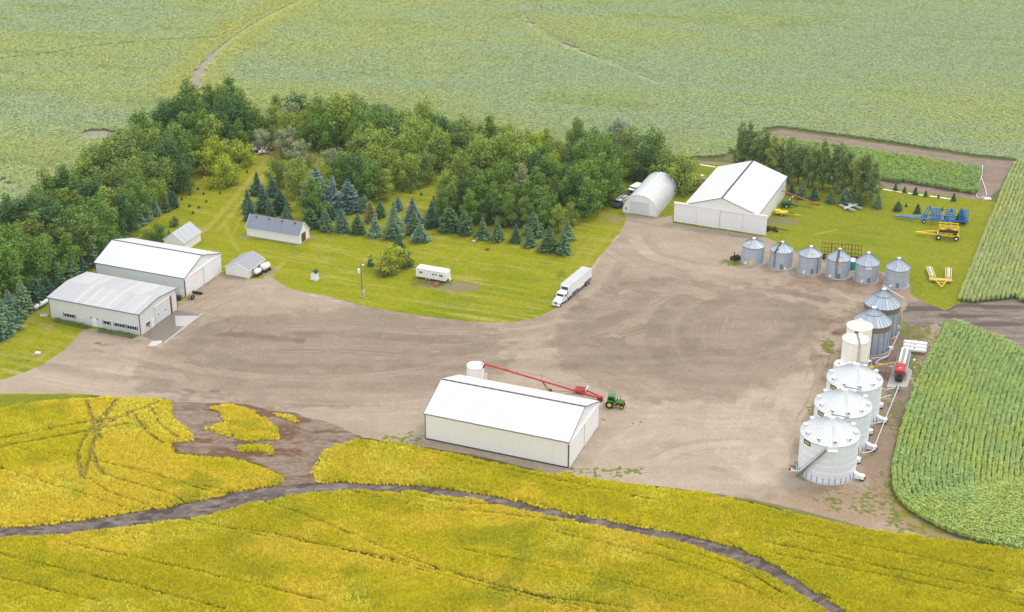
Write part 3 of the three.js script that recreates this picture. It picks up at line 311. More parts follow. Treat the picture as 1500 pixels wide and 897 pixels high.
// weathered sheet: faint streaks and spots of dust on paint or zinc, tiling over 12 m
function grime(base, amp, seed, streak = 0) { const n = 256, d = new Uint8Array(n * n * 4), r = rng(seed); for (let j = 0; j < n; j++) for (let i = 0; i < n; i++) { const a = Math.sin(i / n * 6.283), b = Math.cos(i / n * 6.283), e = Math.sin(j / n * 6.283), f = Math.cos(j / n * 6.283); const v = (fbm(20 + a * 4 + e * 3, 30 + b * 4 + f * 3, 4) - 0.5) * amp + (fbm(9 + a * 20, 9 + b * 20 + e * 0.6, 3) - 0.5) * streak + (r() - 0.5) * amp * 0.3; d.set([base[0] + v, base[1] + v, base[2] + v, 255].map(q => Math.max(0, Math.min(255, q))), (j * n + i) * 4); } const t = new THREE.DataTexture(d, n, n); t.colorSpace = THREE.SRGBColorSpace; t.wrapS = t.wrapT = THREE.RepeatWrapping; t.magFilter = THREE.LinearFilter; t.repeat.set(1 / 12, 1 / 12); t.needsUpdate = true; return t; }
function metric(g) { g = g.index ? g.toNonIndexed() : g; const p = g.attributes.position, n = g.attributes.normal, uv = new Float32Array(p.count * 2); for (let i = 0; i < p.count; i++) { const ax = Math.abs(n.getX(i)), ay = Math.abs(n.getY(i)), az = Math.abs(n.getZ(i)); let u, v; if (ay > ax && ay > az) { u = p.getX(i); v = p.getZ(i); } else if (ax > az) { u = p.getZ(i); v = p.getY(i); } else { u = p.getX(i); v = p.getY(i); } uv[i * 2] = u; uv[i * 2 + 1] = v; } g.setAttribute('uv', new THREE.BufferAttribute(uv, 2)); return g; }
const sheetMat = (c, amp, seed, streak, o = {}) => new THREE.MeshStandardMaterial({ map: grime(c, amp, seed, streak), bumpMap: ribTex, bumpScale: 0.012, roughness: 0.5, ...o });
const MT = {
  white: sheetMat([232, 233, 232], 7, 301, 5), wallGrey: sheetMat([228, 228, 224], 7, 302, 9), wallLight: sheetMat([232, 232, 231], 6, 303, 8), wallShop: sheetMat([212, 213, 212], 7, 311, 9), wallBlue: sheetMat([206, 210, 216], 7, 304, 8), barn: sheetMat([236, 236, 236], 8, 305, 8, { roughness: 0.8 }),
  roofGrey: [sheetMat([180, 180, 182], 8, 306, 10), sheetMat([186, 186, 187], 7, 307, 8), sheetMat([174, 175, 178], 8, 308, 10)],
  quonset: [sheetMat([200, 201, 203], 6, 312, 10), sheetMat([196, 197, 200], 6, 313, 10)],
  roofWhite: [sheetMat([208, 209, 209], 6, 309, 7), sheetMat([205, 206, 207], 6, 310, 7)],
  seam: [mat(172, 178, 184, { roughness: 0.45, metalness: 0.2 }), mat(166, 172, 179, { roughness: 0.45, metalness: 0.2 })],
  shingle: [mat(128, 136, 148, { roughness: 0.9 }), mat(126, 134, 146, { roughness: 0.9 }), mat(130, 138, 149, { roughness: 0.9 })], shingle2: [mat(156, 158, 164, { roughness: 0.9 }), mat(152, 154, 161, { roughness: 0.9 })],
  trim: mat(84, 92, 108, { roughness: 0.5 }), ridge: mat(70, 74, 84, { roughness: 0.7 }), trimWhite: mat(234, 234, 234, { roughness: 0.5 }), glass: mat(26, 30, 38, { roughness: 0.08 }), concrete: mat(196, 192, 186, { roughness: 0.9, k: 0.75 }), frame: mat(60, 62, 66),
  redTrim: mat(120, 52, 44), brown: mat(116, 66, 50, { roughness: 0.85 }), rubber: mat(34, 34, 36, { roughness: 0.9 }), steel: mat(150, 152, 155, { roughness: 0.45, metalness: 0.7 }), dark: mat(48, 46, 46, { roughness: 0.8 }), red: mat(178, 28, 34, { roughness: 0.45 }), deepRed: mat(140, 22, 30, { roughness: 0.5 }), green: mat(46, 128, 52, { roughness: 0.4 }), yellow: mat(232, 196, 40, { roughness: 0.45 }), blue: mat(40, 116, 196, { roughness: 0.5 }), cream: mat(236, 230, 210, { roughness: 0.55 }), tank: mat(240, 240, 238, { roughness: 0.35 }), orange: mat(224, 172, 52, { roughness: 0.5 }), rust: mat(112, 72, 52, { roughness: 0.95 }), wood: mat(150, 118, 88, { roughness: 0.9 }), teal: mat(40, 158, 146, { roughness: 0.45 }),
};
// a building with a pitched roof; its ridge lies along local x
function gable({ name, label, at, turn, L, S, eave, ridge, wall, wallEnd = wall, roof, pw = 0.92, over = 0.25, trim = MT.trim, cap = MT.ridge, seam = 0.05, category = 'building', capW = 0.5 }) {
  const o = thing(name, label, category, at, turn);
  for (const s of [1, -1]) part('wall', metric(box(L - 0.3, eave, 0.15, 0, eave / 2, s * (S / 2 - 0.075))), wall, o);
  for (const s of [1, -1]) part('gable_wall', metric(extrude([[-S / 2, 0], [S / 2, 0], [S / 2, eave], [0, ridge - 0.02], [-S / 2, eave]], 0.15).rotateY(Math.PI / 2).translate(s * (L / 2 - 0.075), 0, 0)), wallEnd, o);
  for (const a of [1, -1]) for (const b of [1, -1]) part('corner_trim', box(0.2, eave, 0.2, a * (L / 2 - 0.06), eave / 2 - 0.01, b * (S / 2 - 0.06)), trim, o);
  const ang = Math.atan2(ridge - eave, S / 2), half = S / 2 + over, len = half / Math.cos(ang), n = Math.max(1, Math.round((L + 0.4) / pw)), w = (L + 0.4) / n;
  const pg = metric(mergeGeometries([box(w - 0.006, 0.07, len), box(0.06, seam, len - 0.02, -w / 2 + 0.034, 0.034 + seam / 2, 0)].map(g => g.toNonIndexed())));
  const r = rng(Math.round(L * 100 + S));
  for (const s of [1, -1]) for (let i = 0; i < n; i++) { const m = partAt('roof_panel', pg, roof[Math.floor(r() * roof.length)], o, -(L + 0.4) / 2 + (i + 0.5) * w, ridge + 0.06 - half / 2 * Math.tan(ang), s * half / 2); m.rotation.x = s * ang; }
  if (cap) part('ridge_cap', [box(L + 0.42, 0.04, capW, 0, ridge + 0.06 + seam + 0.02 - Math.tan(ang) * capW / 2, capW / 2 * Math.cos(ang), 0, 0, ang), box(L + 0.42, 0.04, capW, 0, ridge + 0.06 + seam + 0.02 - Math.tan(ang) * capW / 2, -capW / 2 * Math.cos(ang), 0, 0, -ang)], cap, o);
  const ye = ridge + 0.02 - half * Math.tan(ang);
  for (const s of [1, -1]) part('fascia', box(L + 0.44, 0.18, 0.06, 0, ye - 0.06, s * (half + 0.02)), trim, o);
  for (const a of [1, -1]) for (const s of [1, -1]) part('rake_trim', box(0.08, 0.16, len, a * (L / 2 + 0.25), ridge + 0.02 - half / 2 * Math.tan(ang), s * half / 2, 0, 0, s * ang), trim, o);
  return o;
}
const U = [cg, sg], Vb = [sg, -cg];
const mid = (FL, L, W) => [FL[0] + U[0] * L / 2 + Vb[0] * W / 2, FL[1] + U[1] * L / 2 + Vb[1] * W / 2];
function win(o, w, h, x, y, z, faceX, frames = MT.trimWhite, glass = MT.glass, nx = 2) {   // window set on a wall: faceX 0 = front (+z), 1 = end (+x)
  const g = new THREE.Group(); g.name = 'window'; g.position.set(x, y, z); if (faceX) g.rotation.y = Math.PI / 2; o.add(g);
  part('frame', [box(w + 0.16, 0.1, 0.1, 0, h / 2 + 0.05, 0), box(w + 0.16, 0.1, 0.12, 0, -h / 2 - 0.05, 0), box(0.08, h, 0.1, w / 2 + 0.04), box(0.08, h, 0.1, -w / 2 - 0.04), ...Array.from({ length: nx - 1 }, (_, i) => box(0.08, h, 0.09, -w / 2 + (i + 1) * w / nx))], frames, g);
  for (let i = 0; i < nx; i++) part('pane', box(w / nx - 0.08, h, 0.03, -w / 2 + (i + 0.5) * w / nx, 0, 0.005), glass, g);
  return g;
}
// --- foreground storage shed
{
  const L = 33, S = 19, o = gable({ name: 'machine_shed', label: 'white machine shed with grey front wall beside the yellow wheat', at: mid([-18.8, 84.1], L, S), turn: -GRID, L, S, eave: 6.35, ridge: 10, wall: MT.wallGrey, wallEnd: MT.wallLight, roof: MT.roofWhite, over: 0.12, pw: 1.83, seam: 0.035, cap: MT.ridge, capW: 0.3 });
  part('door_track', box(0.28, 0.42, S + 0.3, L / 2 + 0.17, 5.95, 0), MT.trimWhite, o);
  for (let i = 0; i < 4; i++) { const d = part('sliding_door', metric(box(0.1, 5.5, S / 4 - 0.05, L / 2 + 0.08 + (i % 2) * 0.11, 2.95, -S / 2 + (i + 0.5) * S / 4)), MT.wallLight, o); part('door_edge', box(0.05, 5.5, 0.12, L / 2 + 0.16 + (i % 2) * 0.11, 2.95, -S / 2 + (i + 0.96) * S / 4), MT.trimWhite, d); }
  part('skirting', [box(L - 0.2, 0.3, 0.06, 0, 0.16, S / 2 + 0.05)], MT.frame, o);
}
// --- grey workshop (left) and the shed behind it
{
  const L = 26.8, S = 16.4, o = gable({ name: 'workshop', label: 'low light grey metal workshop with narrow windows and a wet concrete apron', at: mid([-116.3, 23.6], L, S), turn: -GRID, L, S, eave: 5.8, ridge: 6.75, wall: MT.wallShop, wallEnd: MT.wallShop, roof: MT.roofGrey, pw: 1.5, seam: 0.04, cap: null });
  const f = S / 2 + 0.03, X = (px) => -L / 2 + px * L;
  for (const [p, w, n] of [[0.22, 3, 4], [0.635, 1.7, 2], [0.775, 2.7, 4], [0.91, 2.7, 4]]) {
    win(o, w, 0.95, X(p), 1.75, f, 0, MT.trimWhite, MT.glass, n);
    for (const s of [1, -1]) part('shutter', box(0.22, 1.15, 0.06, X(p) + s * (w / 2 + 0.22), 1.75, f + 0.02), MT.dark, o);
  }
  const d = part('door', box(1.15, 2.2, 0.08, X(0.5), 1.15, f + 0.02), MT.trimWhite, o); part('handle', box(0.06, 0.16, 0.08, X(0.5) + 0.42, 1.1, f + 0.09), MT.steel, d);
  for (const s of [1, -1]) part('wall_lamp', box(0.2, 0.28, 0.2, X(0.5) + s * 0.95, 2.3, f + 0.09), MT.dark, o);
  for (const [p, y] of [[0.14, 3.1], [0.35, 3.2], [0.355, 1.8]]) part('wall_vent', rbox(0.3, 0.3, 0.16, X(p), y, f + 0.05, 0.04), MT.trimWhite, o);
  const e = L / 2 + 0.05, big = part('overhead_door', metric(box(0.08, 4.6, 6.6, e, 2.4, -1.6)), MT.roofWhite[0], o);
  for (let k = 1; k < 6; k++) part('door_joint', box(0.02, 0.05, 6.6, e + 0.045, k * 0.78, -1.6), MT.wallGrey, big);
  for (const z of [0.2, -2.8]) part('door_window', box(0.04, 0.26, 0.5, e + 0.045, 2.2, z), MT.glass, big);
  part('door_post', box(0.14, 4.8, 0.5, e + 0.04, 2.45, -5.5), MT.redTrim, o);
  part('header', box(0.12, 0.3, 6.9, e + 0.04, 4.86, -1.6), MT.wallLight, o);
  const d2 = part('door', box(0.08, 2.15, 1.05, e + 0.02, 1.1, 3.0), MT.trimWhite, o); part('handle', box(0.08, 0.16, 0.06, e + 0.1, 1.1, 2.6), MT.steel, d2);
  win(o, 1.6, 1.1, e + 0.0, 1.75, 5.0, 1, MT.trimWhite, MT.glass, 2); part('red_box', box(0.2, 0.34, 0.34, e + 0.1, 1.0, 4.6), MT.red, o);
}
{
  const L = 27.4, S = 17.6, o = gable({ name: 'storage_barn', label: 'tall white-roofed metal barn with sliding end doors behind the workshop', at: mid([-110, 1.1], L, S), turn: -GRID, L, S, eave: 5.4, ridge: 8.4, wall: MT.wallBlue, wallEnd: MT.wallLight, roof: MT.roofWhite, over: 0.15, pw: 1.83, seam: 0.035, cap: MT.ridge, capW: 0.28 });
  part('door_track', box(0.26, 0.4, S + 0.2, L / 2 + 0.15, 5.15, 0), MT.trimWhite, o);
  for (let i = 0; i < 4; i++) { const d = part('sliding_door', metric(box(0.1, 4.9, S / 4 - 0.08, L / 2 + 0.08 + (i % 2) * 0.1, 2.5, -S / 2 + (i + 0.5) * S / 4)), MT.wallLight, o); part('door_edge', box(0.05, 4.9, 0.12, L / 2 + 0.15 + (i % 2) * 0.1, 2.5, -S / 2 + (i + 0.97) * S / 4), MT.trimWhite, d); }
  part('door', box(1.1, 2.1, 0.08, L / 2 - 0.9, 1.1, S / 2 + 0.03), MT.trimWhite, o);
}
// --- small standing-seam shed behind the barn
{
  const p = [-89.68, -22.55];
  const o = gable({ name: 'small_shed', label: 'small white shed with pale seamed metal roof behind the tall barn', at: [-91.92, -23.55], turn: -GRID - Math.PI / 2, L: 8.4, S: 6.4, eave: 2.9, ridge: 5.2, wall: MT.barn, roof: MT.seam, pw: 0.72, over: 0.3, trim: MT.trimWhite, cap: MT.seam[0], seam: 0.07 });
}
// --- garage
{
  const W = 6.9, D = 8.2, o = gable({ name: 'garage', label: 'small white garage with light grey shingled roof at the yard edge', at: mid([-76.5, -3.2], W, D), turn: -GRID - Math.PI / 2, L: D, S: W, eave: 2.4, ridge: 3.95, wall: MT.barn, roof: MT.shingle2, pw: 0.6, over: 0.4, trim: MT.trimWhite, cap: MT.shingle2[0], seam: 0.012 });
  const d = part('overhead_door', metric(box(0.08, 2, 4.2, D / 2 + 0.04, 1.05, 0.2)), MT.barn, o); for (const y of [0.55, 1.05, 1.55]) part('door_joint', box(0.02, 0.04, 4.2, D / 2 + 0.085, y, 0.2), MT.wallGrey, d);
  part('header', box(0.1, 0.12, 4.5, D / 2 + 0.05, 2.14, 0.2), MT.wallBlue, o);
  for (const x of [1.8, -1.4]) win(o, 0.6, 0.8, x, 1.5, -W / 2 - 0.03, 0, MT.trimWhite, MT.glass, 1);
}
// --- long grey-roofed barn
{
  const L = 16.9, S = 5.6, o = gable({ name: 'long_barn', label: 'long white barn with slate grey shingled roof in front of spruces', at: mid([-75, -30], L, S), turn: -GRID, L, S, eave: 2.75, ridge: 5.55, wall: MT.barn, roof: MT.shingle, pw: 0.7, over: 0.3, trim: MT.trimWhite, cap: MT.shingle[1], seam: 0.012 });
  for (const p of [0.13, 0.37, 0.62, 0.86]) part('roof_vent', rbox(0.4, 0.4, 0.4, -L / 2 + p * L, 5.25, 0.62, 0.06), MT.brown, o);
  const d = part('barn_door', box(0.1, 2.6, 2.3, L / 2 + 0.04, 1.35, 0.5), MT.brown, o); part('cross_brace', [box(0.04, 0.12, 2.3, L / 2 + 0.11, 1.35, 0.5), box(0.04, 2.6, 0.12, L / 2 + 0.11, 1.35, 0.5)], MT.rust, d);
  part('footing', box(L + 0.5, 0.16, S + 0.5, 0, 0.06, 0), MT.concrete, o);
}
// --- big shed with the wide door front
{
  const t = -23 * R - Math.PI / 2, a = 23 * R, u = [Math.cos(a), Math.sin(a)], v = [Math.sin(a), -Math.cos(a)], FL = [46.6, -40.7], S = 21.4, L = 33;
  const c = [FL[0] + u[0] * 14.0 + v[0] * (L / 2 + 0.4), FL[1] + u[1] * 14.0 + v[1] * (L / 2 + 0.4)];
  const o = gable({ name: 'equipment_shed', label: 'large white-roofed equipment shed with four wide sliding front doors', at: c, turn: t, L, S, eave: 5.75, ridge: 9.3, wall: MT.wallLight, wallEnd: MT.wallGrey, roof: MT.roofWhite, over: 0.15, pw: 1.83, seam: 0.035, cap: MT.ridge, capW: 0.32 });
  const f = L / 2 + 0.32, off = 0.25;
  for (let i = 0; i < 4; i++) { const z = 13.55 - (i + 0.5) * 6.8 + off, d = part('sliding_door', metric(box(0.12, 5.6, 6.72, f + (i % 2) * 0.14, 2.85, z)), MT.wallLight, o); part('door_edge', [box(0.05, 5.6, 0.16, f + 0.09 + (i % 2) * 0.14, 2.85, z + 3.28), box(0.05, 5.6, 0.16, f + 0.09 + (i % 2) * 0.14, 2.85, z - 3.28), box(0.05, 0.16, 6.4, f + 0.09 + (i % 2) * 0.14, 0.16, z)], MT.trimWhite, d); }
  part('door_track', box(0.5, 0.45, 27.4, f + 0.06, 5.85, off), MT.trimWhite, o);
  for (const s of [1, -1]) part('track_post', box(0.24, 5.6, 0.2, f - 0.2, 2.8, off + s * 13.5), MT.trimWhite, o);
}
// --- arched fabric-white quonset
{
  const W = 10.6, D = 21, H = 6.1, c = mid([32.3, -47.6], W, D), o = thing('quonset_hut', 'white arched quonset hut between the grove and the large equipment shed', 'building', c, -GRID);
  const arch = (k = 1) => { const a = []; for (let i = 0; i <= 24; i++) { const t = Math.PI * i / 24; a.push([Math.cos(t) * W / 2 * k, Math.pow(Math.sin(t), 0.82) * H * k]); } return a; };
  const out = arch(), inn = arch(0.985);
  for (let s = 0; s < 14; s++) { const w = D / 14; part('roof_panel', new THREE.ExtrudeGeometry(new THREE.Shape([...out, ...inn.slice().reverse()].map(p => new THREE.Vector2(...p))), { depth: w - 0.02, bevelEnabled: false }).translate(0, 0, -D / 2 + s * w), MT.quonset[s % 2], o); }
  for (const s of [1, -1]) { const g = extrude([...arch(0.98)], 0.12).translate(0, 0, s * (D / 2 - 0.25)); part('end_wall', metric(g), MT.wallLight, o); }
  part('ridge_strip', box(0.25, 0.06, D, 0, H + 0.02, 0), MT.trimWhite, o);
  const z = D / 2 - 0.15, d = part('overhead_door', metric(box(5.3, 3.7, 0.1, -0.15, 1.9, z)), MT.roofWhite[0], o); for (let k = 1; k < 5; k++) part('door_joint', box(5.3, 0.05, 0.03, -0.15, k * 0.74, z + 0.06), MT.wallGrey, d);
  part('door_frame', [box(5.7, 0.2, 0.14, -0.15, 3.86, z + 0.02), box(0.18, 3.8, 0.14, -2.9, 1.9, z + 0.02), box(0.18, 3.8, 0.14, 2.6, 1.9, z + 0.02)], MT.wallBlue, o);
  part('door', box(0.95, 2.1, 0.1, 3.5, 1.1, z), MT.trimWhite, o); part('door_surround', [box(0.1, 2.2, 0.12, 2.98, 1.1, z + 0.01), box(0.1, 2.2, 0.12, 4.02, 1.1, z + 0.01), box(1.14, 0.1, 0.12, 3.5, 2.22, z + 0.01)], MT.wallBlue, o);
  part('wall_vent', box(0.35, 0.6, 0.1, -4.2, 1.4, z), MT.dark, o);
}
// --- concrete apron of the workshop: dark where it is wet, pale where dry
{
  const P = [[-91.2, 34], [-86.1, 18.8], [-78.4, 22], [-84.9, 37.8]], dry = [[-85.2, 22.4], [-79, 22.4], [-81.7, 28.3], [-83.9, 28.3]];
  sheet('concrete_apron', P, 0.045, (x, z, c) => { const n = (noise(x * 2, z * 2) - 0.5) * 14; c[0] = 150 + n; c[1] = 139 + n; c[2] = 128 + n; if (inPoly(x, z, dry)) mix3(c, 226, 224, 222, 0.9); }, 0.08, { k: 0.6, rough: 0.25, bump: 0.002, spec: 1 });
  const kb = [[-78.5, 21.2], [-84.9, 37.8]], o = single('kerb', beam([kb[0][0], 0.06, kb[0][1]], [kb[1][0], 0.06, kb[1][1]], 0.5, 0.14), MT.concrete, 'pale concrete kerb along the outer edge of the wet apron', 'kerb');
  const pud = ragged([[-88.6, 39.3], [-88, 36.7], [-85.9, 36.3], [-85.3, 37.4], [-86.9, 39.6]], 0.15, 0.6, 13), g = new THREE.ShapeGeometry(new THREE.Shape(pud.map(p => new THREE.Vector2(p[0], -p[1])))); g.rotateX(-Math.PI / 2).translate(0, 0.05, 0);
  const w = shade(new THREE.Mesh(g, mat(190, 188, 184, { roughness: 0.05 }))); w.name = 'puddle'; w.userData.kind = 'structure'; scene.add(w);
}
// ---------------------------------------------------------------- grain bins
const zinc = (c, seed, st = 22) => { const m = new THREE.MeshStandardMaterial({ map: grime(c, st, seed, st), bumpMap: corrTex, bumpScale: 0.03, roughness: 0.5, metalness: 0.2 }); return m; };
const ZN = { old: zinc([180, 189, 200], 401), tall: zinc([166, 176, 188], 402), bright: zinc([236, 241, 248], 403, 9), cream: new THREE.MeshStandardMaterial({ map: grime([246, 243, 230], 6, 404, 12), roughness: 0.55 }), roofOld: [mat(176, 186, 197, { roughness: 0.45, metalness: 0.3 }), mat(168, 178, 190, { roughness: 0.45, metalness: 0.3 }), mat(184, 193, 203, { roughness: 0.45, metalness: 0.3 })], roofBright: [mat(226, 229, 232, { roughness: 0.4, metalness: 0.25 }), mat(219, 223, 227, { roughness: 0.4, metalness: 0.25 })], rib: mat(112, 120, 130, { roughness: 0.6 }), ribBright: mat(188, 193, 199, { roughness: 0.5, metalness: 0.3 }) };
function bin(name, label, [x, z], r, h, peak, n, wallM, roofM, ribM, o = {}) {
  const t = thing(name, label, o.category || 'grain bin', [x, z], o.turn || 0, o.group), prof = [], rings = Math.max(3, Math.round(h / 0.82));
  for (let i = 0; i < rings; i++) { const y0 = i * h / rings, y1 = (i + 1) * h / rings, k = r - (i % 2) * 0.012; prof.push([k, y0 + 0.01], [k, y1 - 0.05], [k + 0.035, y1 - 0.045], [k + 0.035, y1 - 0.01]); }
  const wg = new THREE.LatheGeometry(prof.map(p => new THREE.Vector2(...p)), 56), uv = wg.attributes.uv, ps = wg.attributes.position; for (let i = 0; i < uv.count; i++) uv.setXY(i, uv.getX(i) * Math.round(2 * Math.PI * r), ps.getY(i));
  part('wall', wg, wallM, t);
  part('footing', lathe([[0.01, 0.12], [r + 0.28, 0.12], [r + 0.34, 0.06], [r + 0.34, -0.05]], 48), o.footM || MT.concrete, t);
  const R0 = r + 0.16, rt = o.top || 0.45, y0 = h - 0.06, da = 2 * Math.PI / n;                     // roof: one wedge panel after another
  const wedge = (() => { const a = -da / 2 + 0.004, b = da / 2 - 0.004, P = (ang, rad, y) => [Math.cos(ang) * rad, y, Math.sin(ang) * rad], A = [], top = [P(a, R0, y0), P(b, R0, y0), P(b, rt, peak), P(a, rt, peak)], bot = top.map(p => [p[0], p[1] - 0.05, p[2]]); const q = (p, s, u, v) => A.push(...p, ...u, ...s, ...p, ...v, ...u); q(top[0], top[1], top[2], top[3]); q(bot[0], bot[3], bot[2], bot[1]); q(bot[0], bot[1], top[1], top[0]); return geo(A); })();
  const rib = beam([R0 - 0.02, y0 + 0.03, 0], [rt, peak + 0.03, 0], o.ribW || 0.07, 0.1).toNonIndexed();
  for (let i = 0; i < n; i++) { const p = partAt('roof_panel', wedge, roofM[i % roofM.length], t, 0, 0, 0, i * da); partAt('rib', rib, ribM, p, 0, 0, 0, da / 2); }
  part('eave_ring', lathe([[r + 0.02, h - 0.16], [R0 + 0.03, h - 0.14], [R0 + 0.03, h - 0.02], [r + 0.02, h]], 48), ribM, t);
  const c = part('peak_cap', lathe([[rt + 0.08, peak - 0.04], [rt + 0.06, peak + 0.16], [rt * 0.3, peak + 0.3], [0.001, peak + 0.32]], 16), o.capM || MT.tank, t);
  if (o.band) part('rust_band', lathe([[r + 0.03, h - 1.5], [r + 0.05, h - 1.5], [r + 0.05, h - 0.2], [r + 0.03, h - 0.2]], 48), mat(122, 108, 92, { roughness: 0.9 }), t);
  for (let i = 0; i < (o.stiff || 0); i++) { const a = i * 2 * Math.PI / o.stiff; partAt('stiffener', box(0.07, h - (o.band ? 1.6 : 0.3), 0.14, 0, (h - (o.band ? 1.6 : 0.3)) / 2, 0), o.stiffM || ZN.rib, t, Math.cos(a) * (r + 0.04), 0, Math.sin(a) * (r + 0.04), -a); }
  const slope = rad => y0 + (peak - y0) * (R0 - rad) / (R0 - rt);
  for (let i = 0; i < (o.vents || 0); i++) { const a = (i + 0.5) * 2 * Math.PI / o.vents, g = new THREE.Group(); g.name = 'roof_vent'; g.position.set(Math.cos(a) * (r - 0.75), slope(r - 0.75), Math.sin(a) * (r - 0.75)); g.rotation.y = -a; t.add(g); part('hood', [cyl(0.34, 0.34, 0.5, 0, 0.25, 0, 14), lathe([[0.5, 0.44], [0.5, 0.56], [0.3, 0.74], [0.001, 0.78]], 14)], o.ventM || MT.tank, g); part('opening', box(0.1, 0.26, 0.5, 0.34, 0.26, 0), MT.dark, g); }
  if (o.ladderA !== undefined) { const a = o.ladderA, L = []; for (const s of [-0.22, 0.22]) { L.push(beam([r + 0.2, 0.4, s], [r + 0.2, h, s], 0.06), beam([R0, h + 0.1, s], [rt + 0.2, peak + 0.1, s], 0.06)); } for (let y = 0.6; y < h; y += 0.4) L.push(box(0.04, 0.04, 0.44, r + 0.2, y, 0)); for (let k = 0; k < 1; k += 0.07) { const rd = R0 + (rt - R0) * k; L.push(box(0.12, 0.05, 0.5, rd, slope(rd) + 0.14, 0)); } const p = part('ladder', L, o.ladderM || MT.steel, t); p.rotation.y = -a; }
  const onWall = (nm, g, m, a, p = t) => { const q = part(nm, g, m, p); q.rotation.y = -a; return q; };   // g drawn on the +x side
  t.userData.r = undefined; delete t.userData.r;
  return { t, onWall, slope, r, h, peak };
}
const FRONT = Math.PI / 2;                     // angle of the camera-facing (south) side of a round wall
// six small bins in a line behind the yard
const smallLabels = ['small galvanized bin with a yellow door, first in the row beside the equipment shed corner', 'small galvanized bin with a dark wall ladder, second from the equipment shed corner', 'small galvanized bin with a yellow lid tab, third from the equipment shed corner', 'small galvanized bin with an orange eave sign beside the teal tank', 'small galvanized bin with a pale eave plate on the far side of the teal tank', 'small galvanized bin at the row end facing the sunflowers'];
[[65.55, -11.92, 5.0, 6.8], [72.76, -8.97, 4.95, 6.95], [79.96, -5.89, 5.0, 7.0], [87.04, -2.93, 5.1, 7.5], [94.11, -0.19, 5.0, 7.6], [101.42, 3.09, 5.0, 7.5]].forEach(([x, z, h, pk], i) => {
  const b = bin('grain_bin', smallLabels[i], [x, z], 3.05, h, pk, 20, ZN.old, ZN.roofOld, ZN.rib, { group: 'small bins in a row', top: 0.4, ribW: 0.05, ...(i === 1 || i === 3 ? { ladderA: FRONT + (i === 1 ? 0.75 : 0.35), ladderM: MT.dark } : {}) });
  b.onWall('door', box(0.08, 1.35, 0.8, b.r + 0.03, 1.0, 0), i === 0 ? MT.yellow : ZN.rib, FRONT + [0.25, 0.1, -0.05, 0.1, 0, 0.15][i]);
  b.onWall('fan_port', [cyl(0.32, 0.32, 0.4, 0, 0, 0, 14).rotateZ(Math.PI / 2).translate(b.r + 0.15, 0.55, 0)], MT.tank, FRONT + [0.75, -0.2, 0.62, 0.85, 0.55, 0.7][i]);
  const tab = b.onWall('roof_hatch', box(0.7, 0.08, 0.5), i < 3 ? mat(226, 210, 110) : ZN.roofOld[0], FRONT + [0.9, 0.6, -0.2, 0, 0, 0.3][i]); tab.geometry.rotateZ(-Math.atan2(b.peak - b.h, b.r)).translate(b.r * 0.62, b.slope(b.r * 0.62) + 0.1, 0);
  if (i === 3 || i === 4) b.onWall('sign', rbox(0.08, 0.55, 1.5, b.r + 0.06, b.h - 0.55, 0, 0.03), i === 3 ? MT.orange : MT.tank, FRONT + (i === 3 ? 0.2 : 0.1));
  if (i === 2) b.onWall('wall_seam', box(0.05, b.h - 0.3, 0.35, b.r + 0.02, b.h / 2, 0), ZN.rib, FRONT - 0.55);
});
// two tall blue-grey bins
const tallBins = [[91.0, 31.4, 8.0, 11.6, 'tall blue-grey galvanized bin with a downspout, beside the field entrance'], [86.9, 40.0, 7.3, 10.7, 'tall blue-grey galvanized bin between the cream tanks and its taller twin']].map(([x, z, h, pk, lb], i) => {
  const b = bin('tall_bin', lb, [x, z], 4.35, h, pk, 26, ZN.tall, ZN.roofOld, ZN.rib, { band: true, stiff: 18, top: 0.5, group: 'tall bins' });
  part('roof_ring', lathe([[2.2, b.slope(2.2) + 0.04], [2.2, b.slope(2.2) + 0.13], [2.1, b.slope(2.1) + 0.13], [2.1, b.slope(2.1) + 0.04]], 40), ZN.rib, b.t);
  if (i === 0) { part('downspout', [rod([-0.4, pk + 0.9, -0.2], [4.9, h + 1.5, 0.8], 0.11), rod([4.9, h + 1.6, 0.8], [4.95, 0.4, 0.9], 0.07)], ZN.roofBright[1], b.t); }
  b.onWall('fan', [rbox(1.0, 0.9, 0.9, b.r + 0.6, 0.55, 0, 0.08)], MT.tank, -0.35 + i * 0.7);
  return b;
});
// two cream bins and the low white tank
[[82.3, 46.4, 9.0, 'cream painted bin next to the tall blue-grey bins'], [80.0, 53.2, 9.0, 'cream painted bin next to the low white tank, ladder on its front']].forEach(([x, z, h, lb], i) => {
  const b = bin('cream_bin', lb, [x, z], 2.95, h, h + 1.5, 18, ZN.cream, [ZN.cream], mat(222, 216, 198), { top: 0.4, ribW: 0.04, stiff: 10, stiffM: ZN.cream, group: 'cream bins', capM: i ? MT.dark : MT.tank, ...(i ? { ladderA: FRONT - 0.1, ladderM: MT.steel } : {}) });
});
{ const t = thing('white_tank', 'low white domed tank at the foot of a cream bin', 'tank', [77.23, 54.51]); part('shell', lathe([[0.01, 0], [2.0, 0], [2.05, 0.3], [2.05, 2.9], [1.9, 3.3], [0.6, 3.8], [0.5, 3.8], [0.5, 4.0], [0.001, 4.02]], 40), MT.tank, t); part('hatch', box(0.4, 0.2, 0.4, -1.1, 3.55, 0.9), MT.dark, t); part('lifting_lug', [box(0.2, 0.3, 0.1, 1.2, 3.5, 0), box(0.2, 0.3, 0.1, -1.2, 3.5, -0.6)], MT.tank, t); }
